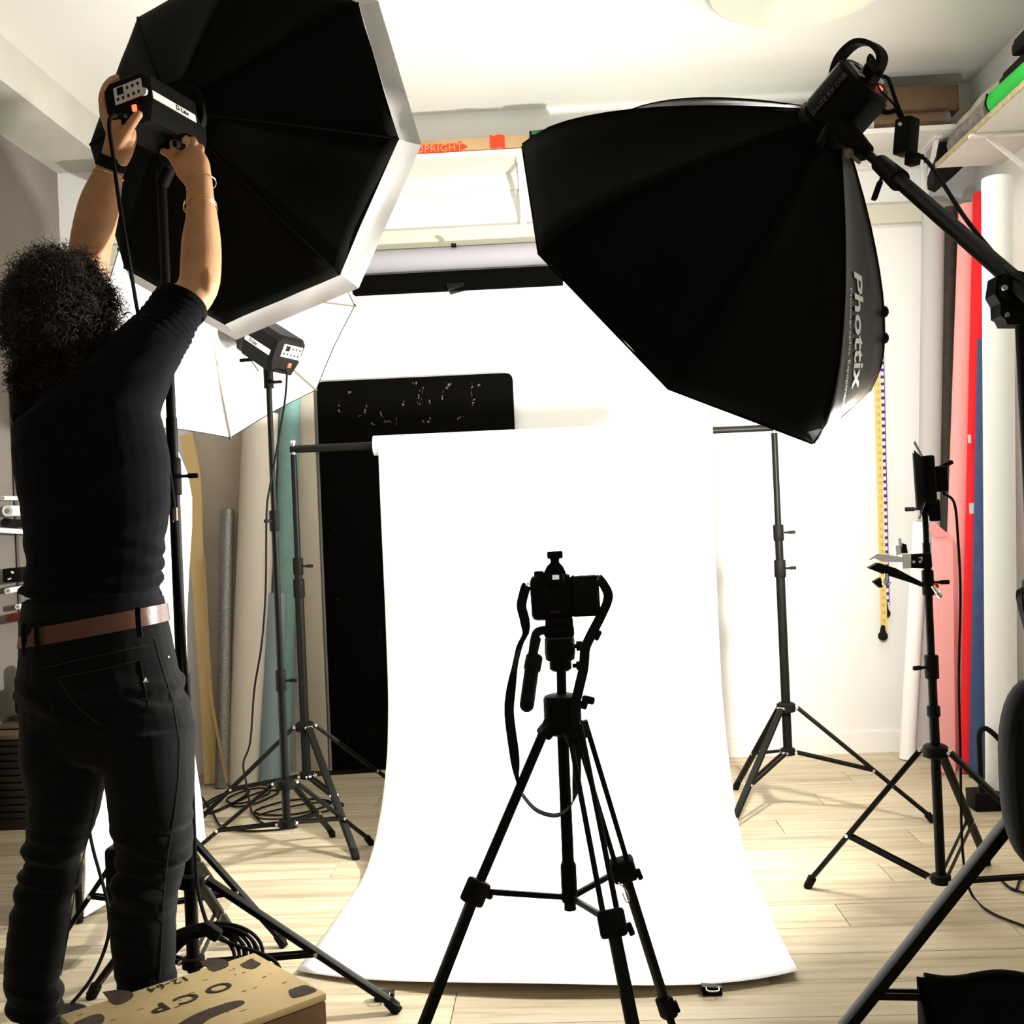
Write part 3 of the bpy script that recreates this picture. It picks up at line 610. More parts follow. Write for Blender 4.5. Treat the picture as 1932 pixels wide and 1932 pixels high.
# ------------------------------------------------------------------ flash heads
def strobe(name, label, rear, d, up, w_=.115, h=.125, L_=.24, round_=False, title='D-Lite', bar_side=1, face_mat='white_plate', group=None):
    """rear: centre of the rear panel, d: pointing direction"""
    rear = Vector(rear); x, y, a = frame(d, up)     # x: sideways, y: up-ish
    Rm = Matrix((x, y, a)).transposed()
    t = thing(name, label, 'flash head', rear + a * L_ / 2 - y * h / 2, group)
    W = lambda u, v, s_: rear + x * u + y * v + a * s_
    if round_: prof_ = [(h / 2 * math.cos(k * PI / 10), h / 2 * math.sin(k * PI / 10)) for k in range(20)]
    else:
        hw, hh_ = w_ / 2, h / 2; c = .26
        prof_ = [(hw, hh_ * (1 - c)), (hw * (1 - c), hh_), (-hw * (1 - c), hh_), (-hw, hh_ * (1 - c)), (-hw, -hh_ * .25), (-hw * .78, -hh_), (hw * .78, -hh_), (hw, -hh_ * .25)]
    sc_ = [(.90, 0), (1, .008), (1, L_ * .80), (.96, L_ * .82), (.93, L_)]
    part('housing', MB().rings([[W(u * k, v * k, s_) for u, v in prof_] for k, s_ in sc_]), M['matte'], t, ang=30)
    part('mount_ring', MB().lathe(W(0, 0, L_ - .004), a, [(h * .44, 0), (h * .50, .004), (h * .50, .022), (h * .44, .026)], 28), M['black'], t)
    part('rear_panel', MB().rings([[W(u * k, v * k, s_) for u, v in prof_] for k, s_ in ((.86, -.003), (.88, .004))]), M['black'], t, ang=30)
    pw, ph = w_ * .60, h * .34
    pl = part('control_plate', MB().box(W(-w_ * .08, h * .14, -.004), (pw, ph, .003), Rm), M[face_mat], t, 'white printed control plate', smooth=False)
    g = MB(); 
    for i in range(5):
        for j in range(2):
            if j == 1 and i < 1: g.box(W(-w_ * .08 + (-.36 + .14 * .7) * pw * -1 * 1, h * .14 + .20 * ph, -.0062), (pw * .22, ph * .42, .001), Rm)
            else: g.box(W(-w_ * .08 + (.38 - i * .19) * pw, h * .14 + (-.24 + .48 * j) * ph, -.0060), (pw * .07, ph * .17, .001), Rm)
    part('buttons', g, M['rubber'], pl, smooth=False)
    part('dial', MB().lathe(W(-w_ * .40, h * .02, -.002), -a, [(.0095, 0), (.0095, .005), (.007, .006)], 16), M['white_plate'], t, 'round white dial')
    part('power_switch', MB().box(W(-w_ * .16, -h * .22, -.0045), (.011, .015, .006), Rm, bev=.002), M['lamp_red'], t, 'glowing red power switch')
    sx = -bar_side * (w_ / 2 + .0008) if not round_ else -bar_side * (h / 2 + .001)
    bp_ = part('side_stripe', MB().box(W(sx, -h * .02, L_ * .40), (.0016, .018, L_ * .72), Rm), M['white_plate'] if not round_ else M['matte'], t, None if round_ else 'white side stripe', smooth=False)
    text('lettering', title, .0165 if round_ else .017, W(sx - bar_side * .0014, -h * .02, L_ * (.42 if round_ else .52)), a * bar_side, y, M['stencil'] if not round_ else M['scuff'], bp_, space=1.05)
    return t, W, x, y, a
# octabox head (in the man's hands)
oa = ON
sx0 = OC - ON * .435 + V(.008, 0, -.028)
T1, W1, x1_, y1_, a1_ = strobe('flash_head', 'black flash head gripped in the left hand behind the octagonal softbox', sx0, ON + V(0, 0, -.06), (-.16, 0, 1), .125, .115, .215, title='D-Lite', group='flash heads')
part('stand_socket', MB().tube(W1(0, -.05, .17), V(mx, my, 1.98), .017, n=16), M['matte'], T1)
part('tilt_joint', MB().lathe(W1(.028, -.075, .15), -x1_, [(.022, 0), (.026, .006), (.026, .05), (.022, .056)], 20), M['black'], T1)
part('tilt_lever', MB().bar(W1(-.04, -.075, .15), W1(-.065, -.10, .06), .012, .016, bev=.004), M['rubber'], T1)
part('foil_tab', MB().ribbon([W1(-.055, -.02, .225), W1(-.09, -.012, .24), W1(-.12, .0, .25)], (0, 0, 1), .012, .001), M['chrome'], T1, 'bright foil tab')
# generic octagonal softbox
def softbox(name, label, c, n, ph, R, T_, p, r0, lipw, m_back, group=None, lipR=None, shift=None, lipm='lip'):
    x = n.cross(V(0, 0, 1)).normalized(); y = x.cross(n)
    def ring(r, d): return [c + n * d + (x * math.cos(ph + k * PI / 4) + y * math.sin(ph + k * PI / 4)) * r for k in range(8)]
    t = thing(name, label, 'softbox', c - V(0, 0, R), group)
    K = 12; Rs = []
    for i in range(K + 1):
        s_ = i / K; Rs.append(ring(R * (1 - s_ ** p) + r0 * s_ ** p, -T_ * s_))
    rnd = random.Random(5)
    for k in range(8):
        vs, fs = [], []; m = 6; mw = .012
        for i in range(K + 1):
            A, B = Rs[i][k], Rs[i][(k + 1) % 8]
            for j in range(m + 1):
                u = j / m; q = A.lerp(B, u); ax = c - n * (T_ * i / K)
                inward = (ax - q).normalized()
                q = q + inward * (math.sin(PI * u) * .035 * (math.sin(PI * i / K)) * R / .6)
                q += inward * noise.noise(q * 9) * .006 * math.sin(PI * u)
                vs.append(q)
        for i in range(K):
            for j in range(m): fs.append((i * (m + 1) + j, (i + 1) * (m + 1) + j, (i + 1) * (m + 1) + j + 1, i * (m + 1) + j + 1))
        mm = m_back(k) if callable(m_back) else m_back
        o = part('fabric_panel', MB().add(vs, fs), mm, t, ang=80); s_ = o.modifiers.new('thickness', 'SOLIDIFY'); s_.thickness = .002
        part('rib', MB().path([Rs[i][k] for i in range(0, K + 1, 2)], .0028, 6, 2), M['fabric'], t)
    part('speed_ring', MB().lathe(c - n * (T_ + .012), n, [(r0 * .5, 0), (r0 * 1.04, 0), (r0 * 1.04, .022), (r0 * .5, .022)], 32), M['matte'], t)
    lc_ = c + n * lipw; lR = lipR or R
    for k in range(8):
        A, B = ring(R, 0)[k], ring(R, 0)[(k + 1) % 8]; A2, B2 = ring(lR, lipw)[k], ring(lR, lipw)[(k + 1) % 8]
        vs = []; fs = []; m = 10; l = 4
        for i in range(l + 1):
            for j in range(m + 1):
                u, v_ = j / m, i / l; q = A.lerp(B, u).lerp(A2.lerp(B2, u), v_); inw = (c - q).normalized()
                q += inw * (.008 * math.sin(PI * v_) + .012 * noise.noise(V(q.x * 16, q.y * 16, q.z * 16)) * math.sin(PI * v_)) ; vs.append(q)
        for i in range(l):
            for j in range(m): fs.append((i * (m + 1) + j, i * (m + 1) + j + 1, (i + 1) * (m + 1) + j + 1, (i + 1) * (m + 1) + j))
        part('front_lip', MB().add(vs, fs), M[lipm] if isinstance(lipm, str) else lipm(k), t, ang=80)
    dv = [c + n * (lipw * .55 - (.03 if lipR is None else 0))] + [q for q in ring(R * .97 if lipR is None else (R + lR) / 2 - .024, lipw * .55 - (.03 if lipR is None else 0))]
    part('front_diffuser', MB().add(dv, [(0, k + 1, (k + 1) % 8 + 1) for k in range(8)]), M['diffuser'], t, smooth=False)
    return t, Rs
softbox('octagonal_softbox', 'octagonal black softbox with white rim above the man', OC, ON, .6463, .47, .235, 1.15, .075, .055, M['fabric'], lipR=.505)
RB, SR = softbox('deep_softbox', 'deep black octagonal softbox hanging from the boom at right', SC_, SN, 2.3933, .60, .50, 1.5, .075, .006, lambda k: M['fabric2'] if k in (7, 6, 5, 4, 3) else M['fabric'], lipm=lambda k: M['fabric'])
# logo on the right facing panel (between ribs 3 and 4)
def on_panel(k, u, s_):
    K = len(SR) - 1; f_ = s_ * K; i = min(int(f_), K - 1); f_ -= i
    A = SR[i][k].lerp(SR[i + 1][k], f_); B = SR[i][(k + 1) % 8].lerp(SR[i + 1][(k + 1) % 8], f_); q = A.lerp(B, u)
    ax = SC_ - SN * (.5 * s_); inw = (ax - q).normalized(); return q + inw * (math.sin(PI * u) * .035 * math.sin(PI * s_)) - inw * .007
def curved_text(body, size, uc, s0, s1, k, parent, mat_, bold=0):
    cu = bpy.data.curves.new('t', 'FONT'); cu.body = body; cu.size = 1; cu.shear = .25; cu.extrude = 0; cu.align_y = 'CENTER'; cu.resolution_u = 2; cu.offset = bold
    o = bpy.data.objects.new('tmp', cu); C.objects.link(o); bpy.context.view_layer.update()
    me = bpy.data.meshes.new_from_object(o.evaluated_get(bpy.context.evaluated_depsgraph_get())); bpy.data.objects.remove(o)
    xs = [v.co.x for v in me.vertices]; x0, x1 = min(xs), max(xs); off = origin_of(parent)
    bm = bmesh.new(); bm.from_mesh(me); bmesh.ops.subdivide_edges(bm, edges=[e_ for e_ in bm.edges if e_.calc_length() > .3], cuts=2); bm.to_mesh(me); bm.free()
    for v in me.vertices:
        f_ = (v.co.x - x0) / (x1 - x0); s_ = s0 + (s1 - s0) * f_; v.co = on_panel(k, uc + v.co.y * size, s_) - off
    me.materials.clear(); me.materials.append(mat_); o = bpy.data.objects.new('lettering', me); C.objects.link(o); o.parent = parent; return o
curved_text('Phottix', .26, .56, .60, .13, 3, RB, M['white_plate'], .02)
curved_text('Photographic Equipment', .10, .34, .56, .10, 3, RB, M['white_plate'])
for s_ in (.42, .30): 
    q = on_panel(4, .02, s_); part('velcro_tab', MB().ball(q, (.012, .012, .016), 10), M['rubber'], RB)
# head on the boom softbox
rear2 = SC_ - SN * .645
T2, W2, x2_, y2_, a2_ = strobe('flash_head', 'round black flash head with carry handle on the boom end', rear2, SN, (0, 0, 1), .145, .15, .15, round_=True, title='D-LITE RX ONE', bar_side=-1, group='flash heads')
part('carry_handle', MB().ribbon([W2(0, .060, .06), W2(0, .084, .045), W2(0, .099, .01), W2(0, .088, -.035), W2(0, .045, -.060), W2(0, .0, -.055), W2(0, -.02, -.002)] , x2_, .032, .006), M['matte'], T2)
part('cooling_fins', MB().box(W2(0, -.069, .075), (.07, .014, .13), Matrix((x2_, y2_, a2_)).transposed(), bev=.003), M['matte'], T2)
# umbrella head
URm = UC - UN * .10
ua = UN
mid = at(545, 668, 3.22)
T3, W3, x3_, y3_, a3_ = strobe('flash_head', 'black flash head pointing into the white umbrella', at(541, 672, 3.53), UN + V(-.22, 0, -.12), (.15, 0, 1), .125, .125, .20, title='D-Lite', bar_side=-1, group='flash heads')
j3 = V(ux, uy - 0.0, 1.60)
part('stand_socket', MB().tube(V(ux, uy, 1.615), V(ux, uy, 1.71), .0165, n=16).bar(V(ux, uy, 1.70), W3(0, -.05, .12), .03, .03, bev=.006), M['matte'], T3)
part('tilt_lever', MB().bar(V(ux - .01, uy - .02, 1.712), V(ux - .085, uy - .04, 1.706), .014, .012, bev=.004), M['rubber'], T3)
part('socket_knob', MB().bar(V(ux + .01, uy - .015, 1.632), V(ux + .05, uy - .02, 1.632), .014, .010, bev=.003), M['rubber'], T3)
part('reflector_dish', MB().lathe(W3(0, 0, .195), a3_, [(.055, 0), (.058, .02), (.09, .08)], 28, cap=False), M['steel'], T3)
# umbrella
def umbrella():
    c, n, R = UC, UN, .486; x = n.cross(V(0, 0, 1)).normalized(); y = x.cross(n); ph = -2.0914; D = .18
    hubp = c + n * D
    t = thing('photo_umbrella', 'open white photographic umbrella behind the octagonal softbox', 'umbrella', c - V(0, 0, .3))
    def rib(k, s_): a_ = ph + k * PI / 4; return c + n * (D * (1 - s_ ** 1.8)) + (x * math.cos(a_) + y * math.sin(a_)) * R * s_
    K = 10; m = 6
    for k in range(8):
        vs, fs = [], []
        for i in range(K + 1):
            for j in range(m + 1):
                u = j / m; s_ = i / K; q = rib(k, s_).lerp(rib(k + 1, s_), u); vs.append(q - n * 0 + (hubp - q) * (.015 * math.sin(PI * u) * s_ ** 2))
        for i in range(K):
            for j in range(m): fs.append((i * (m + 1) + j, i * (m + 1) + j + 1, (i + 1) * (m + 1) + j + 1, (i + 1) * (m + 1) + j))
        part('canopy_panel', MB().add(vs, fs), M['umb'], t, ang=80)
        rb = part('rib', MB().path([rib(k, s_) - n * .006 for s_ in (.03, .25, .5, .75, 1.0)], .0032, 6, 3), M['rib'], t)
        part('rib_tip', MB().ball(rib(k, 1.0), .006, 8), M['rubber'], rb)
        part('strut', MB().tube(c + n * (D - .14), rib(k, .5) - n * .006, .0018, n=6), M['rib'], t)
        part('hem', MB().path([rib(k, 1.0), rib(k, 1.0).lerp(rib(k + 1, 1.0), .5) + (hubp - rib(k, 1.0).lerp(rib(k + 1, 1.0), .5)) * .015, rib(k + 1, 1.0)], .0016, 5, 3), M['rubber'], t)
    part('shaft', MB().tube(hubp + n * .03, c - n * .30, .004, n=10), M['steel'], t)
umbrella()
sp = bpy.data.lights.new('umbrella_flash', 'SPOT'); sp.energy = 22; sp.spot_size = math.radians(130); sp.spot_blend = .4; sp.shadow_soft_size = .04; sp.color = (1, .98, .95)
so = bpy.data.objects.new('umbrella_flash', sp); C.objects.link(so); so.location = UC - UN * .10; so.rotation_euler = UN.to_track_quat('-Z', 'Y').to_euler()
# ------------------------------------------------------------------ LED panel on its stand, with barn doors
t = thing('led_panel_light', 'small bright LED light with black barn doors atop the right stand', 'video light', (lx_, ly_, 1.14))
dL = V(-.96, .28, -.02).normalized(); xx, yy_, aa = frame(dL); Rl = Matrix((xx, yy_, aa)).transposed(); cl = at(1752, 905, 3.08)
part('body', MB().box(cl, (.11, .13, .034), Rl, bev=.006).box(cl - aa * .032, (.055, .07, .035), Rl, bev=.006), M['matte'], t)
part('led_face', MB().box(cl + aa * .0185, (.100, .115, .004), Rl), M['led'], t, 'glowing LED face', smooth=False)
for s_ in (1, -1):
    o1 = cl + yy_ * s_ * .064 + aa * .012
    part('barn_door', MB().prism([o1 + xx * .052, o1 - xx * .052, o1 - xx * .065 + yy_ * s_ * .042 + aa * .018, o1 + xx * .065 + yy_ * s_ * .042 + aa * .018], aa * .0015), M['matte'], t, smooth=False)
    o1 = cl + xx * s_ * .055 + aa * .012
    part('barn_door', MB().prism([o1 + yy_ * .058, o1 - yy_ * .058, o1 - yy_ * .080 + xx * s_ * .035 + aa * .022, o1 + yy_ * .080 + xx * s_ * .035 + aa * .022], aa * .0015), M['matte'], t, smooth=False)
part('side_lever', MB().bar(cl - aa * .03 + yy_ * .03, cl - aa * .065 + yy_ * .045, .012, .012, bev=.003), M['rubber'], t)
part('yoke', MB().box(cl - yy_ * .085 - aa * .01, (.03, .06, .03), Rl, bev=.005).tube(cl - yy_ * .10 - aa * .01, V(lx_, ly_, 1.13), .012), M['matte'], t)
part('spigot', MB().tube(V(lx_, ly_, 1.125), V(lx_, ly_, 1.155), .009), M['chrome'], t)
part('warning_label', MB().box(cl - aa * .0465 + yy_ * -.01, (.03, .035, .002), Rl), M['white_plate'], t, 'white sticker')
# clamp arm on the LED stand
t = thing('grip_clamp', 'chrome spring grip clamp reaching left from the LED stand', 'clamp', at(1745, 1060, 3.08))
Yc = 3.07
def P(x, y, dy=0): return at(x, y, Yc + dy)
part('clamp_block', MB().prism([P(1719, 1046), P(1757, 1044), P(1759, 1070), P(1754, 1073), P(1719, 1072)], (0, .03, 0)), M['matte'], t, smooth=False)
part('chrome_sleeve', MB().prism([P(1702, 1045, -.004), P(1719, 1046, -.004), P(1719, 1072, -.004), P(1703, 1073, -.004)], (0, .036, 0)), M['chrome'], t, smooth=False)
part('upper_jaw', MB().prism([P(1639, 1055), P(1655, 1045), P(1668, 1046), P(1702, 1051), P(1702, 1061), P(1666, 1060), P(1650, 1053), P(1642, 1057)], (0, .03, 0)), M['chrome'], t, smooth=False)
part('lower_jaw', MB().prism([P(1640, 1072), P(1658, 1062), P(1690, 1072), P(1743, 1100), P(1743, 1108), P(1722, 1100), P(1668, 1083)], (0, .03, 0)), M['matte'], t, smooth=False)
part('adjusting_screw', MB().tube(P(1672, 1082), P(1671, 1098), .006).lathe(P(1671, 1097), (0, 0, -1), [(.008, 0), (.014, .003), (.012, .01)], 14), M['steel'], t)
part('wing_handle', MB().prism([P(1648, 1098), P(1662, 1090), P(1666, 1108), P(1660, 1109)], (0, .02, 0)), M['rubber'], t, smooth=False)
part('trigger', MB().prism([P(1689, 1030), P(1697, 1027), P(1701, 1046), P(1691, 1048)], (0, .015, 0)).prism([P(1694, 1016), P(1700, 1015), P(1702, 1030), P(1696, 1031)], (0, .008, 0)), M['chrome'], t, smooth=False)
part('black_release', MB().prism([P(1702, 1025), P(1710, 1027), P(1713, 1044), P(1702, 1044)], (0, .018, 0)), M['matte'], t, smooth=False)
part('white_marks', MB().box(P(1737, 1052, -.001), (.010, .001, .003)).box(P(1739, 1055, -.001), (.003, .001, .008)).box(P(1736, 1060, -.001), (.007, .001, .006)).lathe(P(1724, 1060), (0, -1, 0), [(.004, 0), (.004, .001)], 12), M['white_plate'], t, 'small white printed marks', smooth=False)
part('locking_screw', MB().tube(P(1759, 1105), P(1771, 1122), .005).tube(P(1769, 1119), P(1775, 1126), .009), M['steel'], t, 'bright locking screw')
part('red_pad', MB().tube(P(1765, 1100), P(1770, 1108), .004), M['red_print'], t)
# ------------------------------------------------------------------ boom stand
BX = at(1934, 620, 2.0).x; BY = 2.0; pv = at(1906, 548, BY)
ft1 = flo(1425, 2165)
bt = stand('boom_stand', 'heavy black boom stand at the right edge holding the deep softbox', BX, BY, [(ft1.x, ft1.y), (BX + .42, BY - .33), (BX + .52, BY + .35)], .60, .26,
      [(.24, .95, .0185), (.93, pv.z - .04, .0165)], [(.92, .08, .024, None)], .034, .56, cat='boom stand')
be = rear2 + SN * .18 + V(.02, -.02, -.085)
bdir = (pv + V(.0, 0, .03) - be).normalized()
p0 = at(1618, 275, 2.66); p1 = at(1690, 335, 2.50); p2 = at(1905, 522, 2.0); p3 = p2 + (p2 - p1).normalized() * .5
bdir = (p2 - p0).normalized()
part('boom_inner_tube', MB().tube(p0 - bdir * .02, p1, .011, n=16), M['black'], bt)
part('boom_outer_tube', MB().tube(p1 - bdir * .02, p3, .0165, n=18), M['black'], bt)
part('boom_collar', MB().tube(at(1660, 308, 2.565), at(1697, 341, 2.485), .020, .024, n=18), M['matte'], bt)
knob(bt, at(1668, 322, 2.55), V(-.4, 0, -1), .06)
part('boom_head_bracket', MB().tube(at(1585, 235, 2.70), at(1632, 288, 2.62), .028, .022, n=16).box(at(1585, 248, 2.70), (.075, .06, .05), bev=.012), M['matte'], bt)
part('tilt_handle', MB().bar(at(1562, 240, 2.66), at(1545, 275, 2.62), .014, .02, bev=.005), M['matte'], bt)
part('head_screw', MB().tube(at(1602, 290, 2.62), at(1622, 307, 2.60), .0045, n=10).lathe(at(1600, 288, 2.62), (bdir), [(.009, -.004), (.011, .0), (.011, .010), (.008, .012)], 12), M['rib'], bt)
part('pivot_disc', MB().lathe(pv + V(0, -.035, 0), (0, 1, 0), [(.024, 0), (.029, .006), (.029, .06), (.024, .066)], 28), M['matte'], bt)
part('pivot_bracket', MB().prism([at(x, y, BY - .02) for x, y in ((1882, 520), (1910, 512), (1945, 540), (1945, 612), (1901, 612), (1895, 600), (1888, 596), (1887, 572), (1877, 555))], (0, .045, 0)), M['matte'], bt, smooth=False)
part('pivot_bolt', MB().lathe(at(1895, 543, BY - .036), (0, -1, 0), [(.0055, 0), (.005, .003)], 12).lathe(at(1900, 594, BY - .021), (0, -1, 0), [(.0045, 0), (.004, .003)], 12), M['rivet'], bt, 'bright pivot bolts')
# sandbag on the boom stand foot
sa = at(1745, 1850, 2.02); 
g = MB(); Rr = []
for k in range(13):
    u = k / 12; px = 1742 + 330 * u; top = at(px, 1842 + 6 * math.sin(u * 11), 2.0); w2 = .045 + .035 * math.sin(PI * min(1, u * 1.1)) ** .5
    zt_, zb_ = top.z, .004 + .02 * (1 - math.sin(PI * u) ** .4)
    ring = []
    for a_ in range(16):
        th = a_ * 2 * PI / 16; ring.append(V(top.x + .012 * math.sin(th * 3 + k) + (.03 * (1 if k == 0 else 0)) * (math.sin(th) < 0), 2.0 + w2 * math.cos(th) * (1 - .5 * max(0, math.sin(th))), (zt_ + zb_) / 2 + (zt_ - zb_) / 2 * math.sin(th)))
    Rr.append(ring)
t = thing('sandbag', 'black cloth sandbag slung over the boom stand foot, bottom right', 'sandbag', (sa.x + .15, 2.0, 0))
part('bag_body', g.rings(Rr), M['fabric'], t, ang=70)
part('top_seam', MB().path([at(1744 + 33 * k, 1841 + 6 * math.sin(k / 10 * 11), 2.0) for k in range(9)], .006, 8, 3), M['rubber'], t)
# oval black bag hanging by the boom stand
oc = at(1975, 1462, 1.90)
t = thing('round_case', 'black oval padded case hanging at the right edge by the boom stand', 'case', oc - V(0, 0, .16))
part('case_shell', MB().rings([[oc + V(.073 * math.copysign(abs(math.cos(t_)) ** .8, math.cos(t_)) * k, dy, .165 * math.copysign(abs(math.sin(t_)) ** .75, math.sin(t_)) * k) for t_ in [i * 2 * PI / 36 for i in range(36)]] for k, dy in ((.9, -.035), (.985, -.022), (1, 0), (.985, .022), (.9, .035))]), M['rubber'], t, ang=60)
part('hanging_strap', MB().ribbon([oc + V(0, 0, .16), oc + V(-.02, .03, .30), V(BX, BY - .03, .98)], (0, 1, .1), .02, .0015), M['rubber'], t)
# radio receiver hanging in the cable of the boom flash
rc = at(1710, 258, 2.55)
t = thing('power_adapter', 'black rectangular power adapter hanging from the boom flash cable', 'adapter', rc - V(0, 0, .05))
Ra = Matrix.Rotation(.12, 3, 'Y') @ Matrix.Rotation(.6, 3, 'Z')
part('adapter_case', MB().box(rc, (.038, .042, .082), Ra, bev=.004), M['matte'], t)
part('plug', MB().box(rc + V(.012, 0, -.052), (.026, .028, .028), Ra, bev=.004).tube(rc + V(.02, 0, -.046), rc + V(.036, 0, -.048), .006), M['rubber'], t)
part('round_sticker', MB().lathe(at(1698, 234, 2.52), (0, -1, 0), [(.0045, 0), (.004, .0008)], 14), M['white_plate'], t, 'round white sticker')
cable = lambda name, label, pts, r=.0035, m='rubber', cat='cable': solo(name, MB().path(pts, r, 8, 6), M[m], label, cat)
c1 = part('mains_lead', MB().path([W2(.0, -.0, -.004), W2(.02, .02, -.045), at(1661, 140, 2.60), at(1676, 150, 2.58), at(1690, 190, 2.56), rc + V(-.005, 0, .04)], .0045, 8, 6), M['rubber'], T2)
part('mains_plug', MB().path([W2(0, 0, 0), W2(.01, .01, -.03), at(1658, 138, 2.60)], lambda t_: .013 - .005 * t_, 10), M['rubber'], T2)
part('sync_lead', MB().path([at(1648, 168, 2.58), at(1655, 160, 2.57), at(1662, 172, 2.56), at(1685, 195, 2.56), at(1692, 212, 2.56), at(1700, 228, 2.55)], .0025, 8, 6), M['rubber'], T2)
part('sync_plug', MB().path([at(1664, 209, 2.55), at(1675, 212, 2.55), at(1688, 208, 2.55)], .006, 8), M['rubber'], T2)
cable('mains_cable', 'black mains cable running from the adapter down beside the boom arm', [at(1728, 292, 2.53), at(1745, 300, 2.50), at(1770, 332, 2.42), at(1820, 410, 2.25), at(1880, 485, 2.08), at(1905, 512, 1.97), at(1945, 545, 1.9), at(1990, 700, 1.93), at(1995, 900, 1.95)], .0045)
# ------------------------------------------------------------------ photo camera on tripod
YT = 2.0
def Q(x, y, dy=0): return at(x, y, YT + dy)
cx_, cz_ = Q(1060, 1340).x, Q(1060, 1340).z
t = thing('camera_tripod', 'black camera tripod standing in the centre before the white paper', 'tripod', (cx_, YT, 0))
k_ = YT / F
part('centre_column', MB().tube(Q(1059, 1255), Q(1060, 1330), .009, n=16), M['black'], t)
part('leg_collar', MB().box(Q(1071, 1368), (.042, .05, .036), bev=.006), M['matte'], t)
part('shoulder', MB().lathe(Q(1063, 1385), (0, 0, 1), [(.026, 0), (.031, .004), (.034, .03), (.034, .064), (.031, .070), (.02, .073)], 20), M['matte'], t)
part('lower_column', MB().lathe(Q(1075, 1700), (0, 0, 1), [(.0145, 0), (.0145, .065), (.011, .072), (.0105, .33)], 18).tube(Q(1076, 1716), Q(1075, 1698), .011), M['matte'], t)
part('crank', MB().tube(Q(1093, 1330), Q(1108, 1322), .005).bar(Q(1098, 1318), Q(1122, 1323), .012, .014, bev=.004).bar(Q(1105, 1322), Q(1100, 1338), .008, .012, bev=.003), M['rubber'], t)
legs = [((1035, 1360, -.01), (897, 1683, -.08), (790, 1958, -.13)), ((1083, 1368, -.03), (1155, 1742, -.17), (1205, 1990, -.25)), ((1092, 1360, .02), (1176, 1640, .10), (1284, 1985, .18))]
spb = Q(1077, 1693)
for i, (a_, b_, c_) in enumerate(legs):
    A, B, Cc = Q(*a_), Q(*b_), Q(*c_); d = (Cc - B).normalized(); B2 = A + (B - A); side = V(1, 0, 0) if i else V(.7, .7, 0)
    endz = Cc + d * ((0.012 - Cc.z) / d.z)
    leg = part('leg', MB().tube(A + side * .011, B + side * .012, .0052, n=10).tube(A - side * .011, B - side * .012, .0052, n=10) if i else MB().tube(A, B, .009, n=12), M['black'], t)
    lw = .0105 if i != 2 else .0095
    mid2 = B + (endz - B) * (.62 if i == 2 else .75)
    part('lower_leg', MB().bar(B, mid2, lw * 2, lw * 1.6, bev=.004).bar(mid2, endz, lw * 1.5, lw * 1.2, bev=.003), M['black'], leg)
    part('leg_clamp', MB().bar(B + (A - B).normalized() * .022, B - (A - B).normalized() * .022, .046 if i else .036, .032, side.cross(B - A), bev=.006).bar(B + side * .026, B + side * .033 - V(0, 0, .02), .012, .01, bev=.003), M['matte'], leg)
    part('lower_clamp', MB().bar(mid2 + d * -.02, mid2 + d * .025, .030, .026, bev=.005).bar(mid2 + V(.016, 0, .01), mid2 + V(.024, 0, -.012), .01, .008, bev=.002), M['matte'], leg)
    part('rubber_foot', MB().tube(endz + d * -.03, endz + V(0, 0, -.011), .013, .012), M['rubber'], leg)
    part('shoulder_joint', MB().bar(Q(1063, 1345) + (A - Q(1063, 1345)) * .2, A + (B - A).normalized() * .03, .034, .024, bev=.006), M['matte'], leg)
    part('brace', MB().bar(spb, B + (A - B).normalized() * .002, .008, .010, bev=.001), M['black'], t)
part('safety_clip', MB().path([Q(1167, 1665), Q(1181, 1680), Q(1187, 1698), Q(1182, 1702), Q(1174, 1684)], .0015, 6), M['steel'], t)
# head
part('pan_head', MB().lathe(Q(1058, 1266), (0, 0, 1), [(.015, 0), (.020, .004), (.020, .018), (.026, .021), (.028, .034), (.027, .060)], 20).box(Q(1057, 1222), (.052, .05, .03), bev=.008).box(Q(1055, 1190), (.055, .05, .022), bev=.006).box(Q(1055, 1172), (.050, .055, .014), bev=.003), M['matte'], t)
part('head_knob', MB().tube(Q(1080, 1256), Q(1088, 1256), .004).lathe(Q(1087, 1256), (1, 0, 0), [(.008, 0), (.008, .01)], 12).tube(Q(1083, 1219), Q(1088, 1219), .004).lathe(Q(1087, 1219), (1, 0, 0), [(.009, 0), (.009, .011)], 12), M['rubber'], t)
ph_ = part('pan_handle', MB().path([Q(1040, 1190, -.01), Q(1020, 1190, -.03), Q(1010, 1200, -.05), Q(1004, 1240, -.08)], .008, 12, 4).tube(Q(1012, 1205, -.05), Q(1003, 1245, -.08), .0085, n=14), M['black'], t)
part('grip', MB().tube(Q(1006, 1242, -.08), Q(994, 1330, -.13), .0125, .0125, n=20).ball(Q(994, 1330, -.13), .0125), M['matte'], ph_)
part('grip_collar', MB().tube(Q(1008, 1240, -.075), Q(1004, 1262, -.09), .015, n=18), M['rubber'], ph_)
